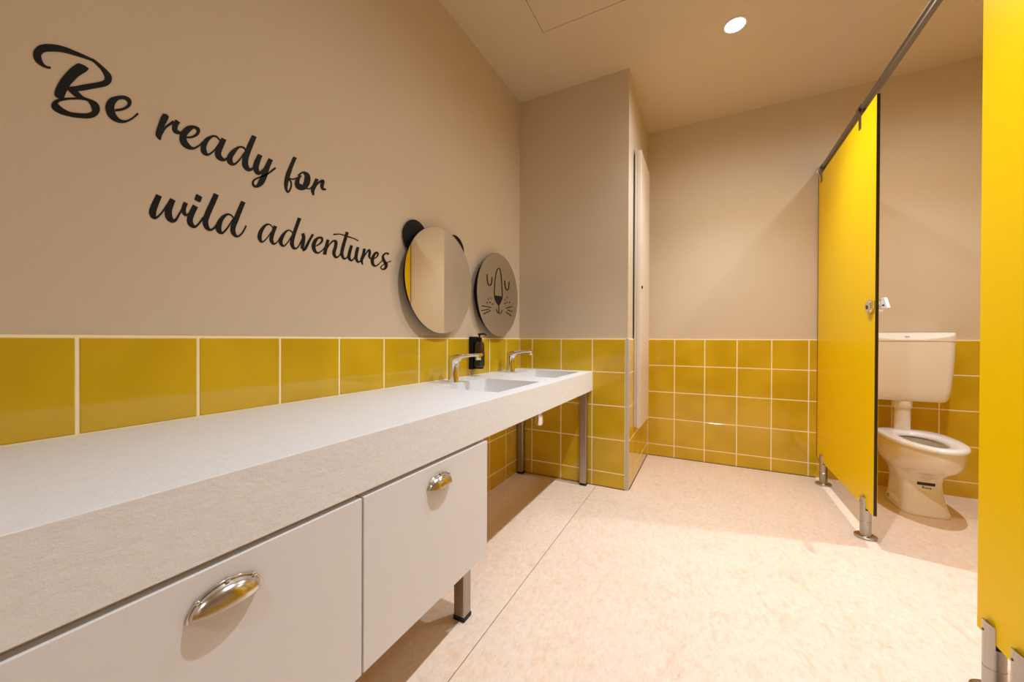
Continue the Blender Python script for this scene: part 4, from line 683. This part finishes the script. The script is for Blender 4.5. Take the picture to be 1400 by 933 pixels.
# black sticker wrapped on the pedestal
bm = bmesh.new(); cols = []
for k in range(9):
    x = TX-.034+.068*k/8; cols.append([(x, ypos(x, z)-d, z) for z, d in ((.150, .0006), (.166, .0006), (.166, .0001), (.150, .0001))])
loft(bm, cols); o = finish('sticker', bm, M['black'], bowl); o['label'] = 'narrow black sticker on the pedestal'
tm = text_mesh('Roca', .018, Vector((TX+.002, 2.6, .139)), Matrix.Rotation(PI/2, 3, 'X'), M['black'], 'maker_mark', bowl, bold=.0003)
off = sum((p.location for p in (t,)), Vector())
for v in tm.data.vertices:
    w = v.co + off; v.co.y = ypos(w.x, w.z) - .0005 - off.y
# cistern
cy0, cy1 = 2.915, YF-.0092
bm = bmesh.new()
rg = []
for z, hw, fy, r in ((.556, .158, .018, .03), (.560, .166, .010, .032), (.575, .176, .005, .034), (.62, .184, .002, .034), (.72, .192, 0, .034), (.83, .197, 0, .034), (.8955, .199, 0, .034)):
    yf = cy0+fy; out = []
    for sx, sy, a0 in ((1,-1,270), (1,1,0), (-1,1,90), (-1,-1,180)):
        rr_ = r if sy < 0 else .004
        for k in range(7):
            a = math.radians(a0+90*k/6)
            cx = TX+sx*(hw-rr_); cyy = (yf+rr_) if sy < 0 else (cy1-rr_)
            out.append((cx+rr_*math.cos(a), cyy+rr_*math.sin(a), z))
    rg.append(out)
loft(bm, rg); cis = finish('cistern', bm, M['plastic'], t, smooth=True, angle=50)
bm = bmesh.new(); N = 40
def lid_front(u, z):   # u -1..1 ; scooped crescent: above the arc the face leans back
    arc = .905 + .030*abs(u)**2.2
    return max(0, z-arc)*1.1
zs = [.897, .905, .910, .915, .920, .925, .930, .935, .940, .944]
rows = []
hw = .201; r = .034
for z in zs:
    row = []
    for k in range(N+1):
        u = -1+2*k/N; x = TX+u*hw; d = abs(u)*hw-(hw-r); y = cy0-.002
        if d > 0: y += r-math.sqrt(max(0, r*r-d*d))
        row.append((x, y+lid_front(u, z)+(.002 if z > .943 else 0), z))
    row = row + [(TX+hw, cy1, z), (TX-hw, cy1, z)]
    rows.append(row)
loft(bm, rows); lid = finish('cistern_lid', bm, M['plastic'], t, smooth=True, angle=25)
text_mesh('Roca', .0095, Vector((TX-.002, cy0+.0065, .9225)), Matrix.Rotation(math.radians(50), 3, 'X'), M['black'], 'maker_mark', lid, thick=.0004, bold=.0002)
bm = bmesh.new(); lathe(bm, [(.040, .556), (.041, .54), (.041, .520), (.037, .512), (.0345, .511), (.0345, .40), (.036, .364)], (TX-.006, 2.965, 0), 'Z', 28)
finish('flush_pipe', bm, M['plastic'], t, smooth=True, angle=50)

# ---------------------------------------------------------------- downlights
SPOTS = [((.12, 2.232), 'ceiling downlight shining over the floor in front of the far wall'),
         ((.12, 1.03), 'ceiling downlight in the middle of the aisle, beside the counter'),
         ((1.03, 2.25), 'ceiling downlight above the toilet cubicle'),
         ((.12, -1.2), 'unseen ceiling downlight closest to the back wall, added as fill light')]  # last one is an unseen extra lamp behind the camera, added as fill
POW = [.95, 1.08, .8, .75]
proto = None
for i, ((x, y), lab) in enumerate(SPOTS):
    if proto is None:
        t = thing('ceiling_downlight', lab, 'ceiling light', (x, y, H), 'recessed ceiling downlights'); proto = t
        bm = bmesh.new(); lathe(bm, [(.052, .0), (.054, -.0015), (.052, -.004), (.046, -.004), (.045, -.001)], (x, y, H), 'Z', 40, cap=False); finish('trim_ring', bm, M['whitetrim'], t, smooth=True)
        bm = bmesh.new(); lathe(bm, [(.0449, -.0012), (.0449, -.0022), (.02, -.0032), (.001, -.0035)], (x, y, H), 'Z', 32); finish('lens', bm, M['lamp'], t, smooth=True)
    else:
        t = proto.copy(); COL.objects.link(t); t.location = (x, y, H); t['label'] = lab
        for ch in list(proto.children):
            if ch.type != 'MESH': continue
            c = ch.copy(); COL.objects.link(c); c.parent = t
    for nm, en, dg, bl, cl in (('downlight_beam', LC, CORE_DEG, CORE_BLEND, CORE_COL), ('downlight_spill', LW, WIDE_DEG, .9, WIDE_COL)):
        ld = bpy.data.lights.new(nm, 'SPOT'); ld.energy = POW[i]*en; ld.color = cl; ld.spot_size = math.radians(dg); ld.spot_blend = bl; ld.shadow_soft_size = .012 if nm == 'downlight_beam' else .045
        lo = bpy.data.objects.new(nm, ld); COL.objects.link(lo); lo.location = (0, 0, -.012); lo.parent = t
w = bpy.data.worlds.new('world'); SC.world = w; w.use_nodes = True
w.node_tree.nodes['Background'].inputs[0].default_value = (1, .95, .9, 1); w.node_tree.nodes['Background'].inputs[1].default_value = .0

# ---------------------------------------------------------------- camera
f, F, R, U = CAM
cd = bpy.data.cameras.new('camera'); cd.sensor_width = 36; cd.sensor_fit = 'HORIZONTAL'; cd.lens = f/1400*36; cd.clip_start = .02
co = bpy.data.objects.new('camera', cd); COL.objects.link(co)
F, R, U = Vector(F), Vector(R), Vector(U)
co.matrix_world = Matrix(((R.x, U.x, -F.x, 0), (R.y, U.y, -F.y, 0), (R.z, U.z, -F.z, .9), (0, 0, 0, 1)))
SC.camera = co
SC.view_settings.view_transform = 'Standard'; SC.view_settings.look = 'None'; SC.view_settings.gamma = 1; SC.view_settings.use_curve_mapping = False
SC.view_settings.exposure = EXPO
SC.cycles.max_bounces = 12; SC.cycles.diffuse_bounces = 8; SC.cycles.glossy_bounces = 6
SC.cycles.sample_clamp_indirect = 4; SC.cycles.caustics_reflective = False; SC.cycles.caustics_refractive = False; SC.cycles.use_denoising = True
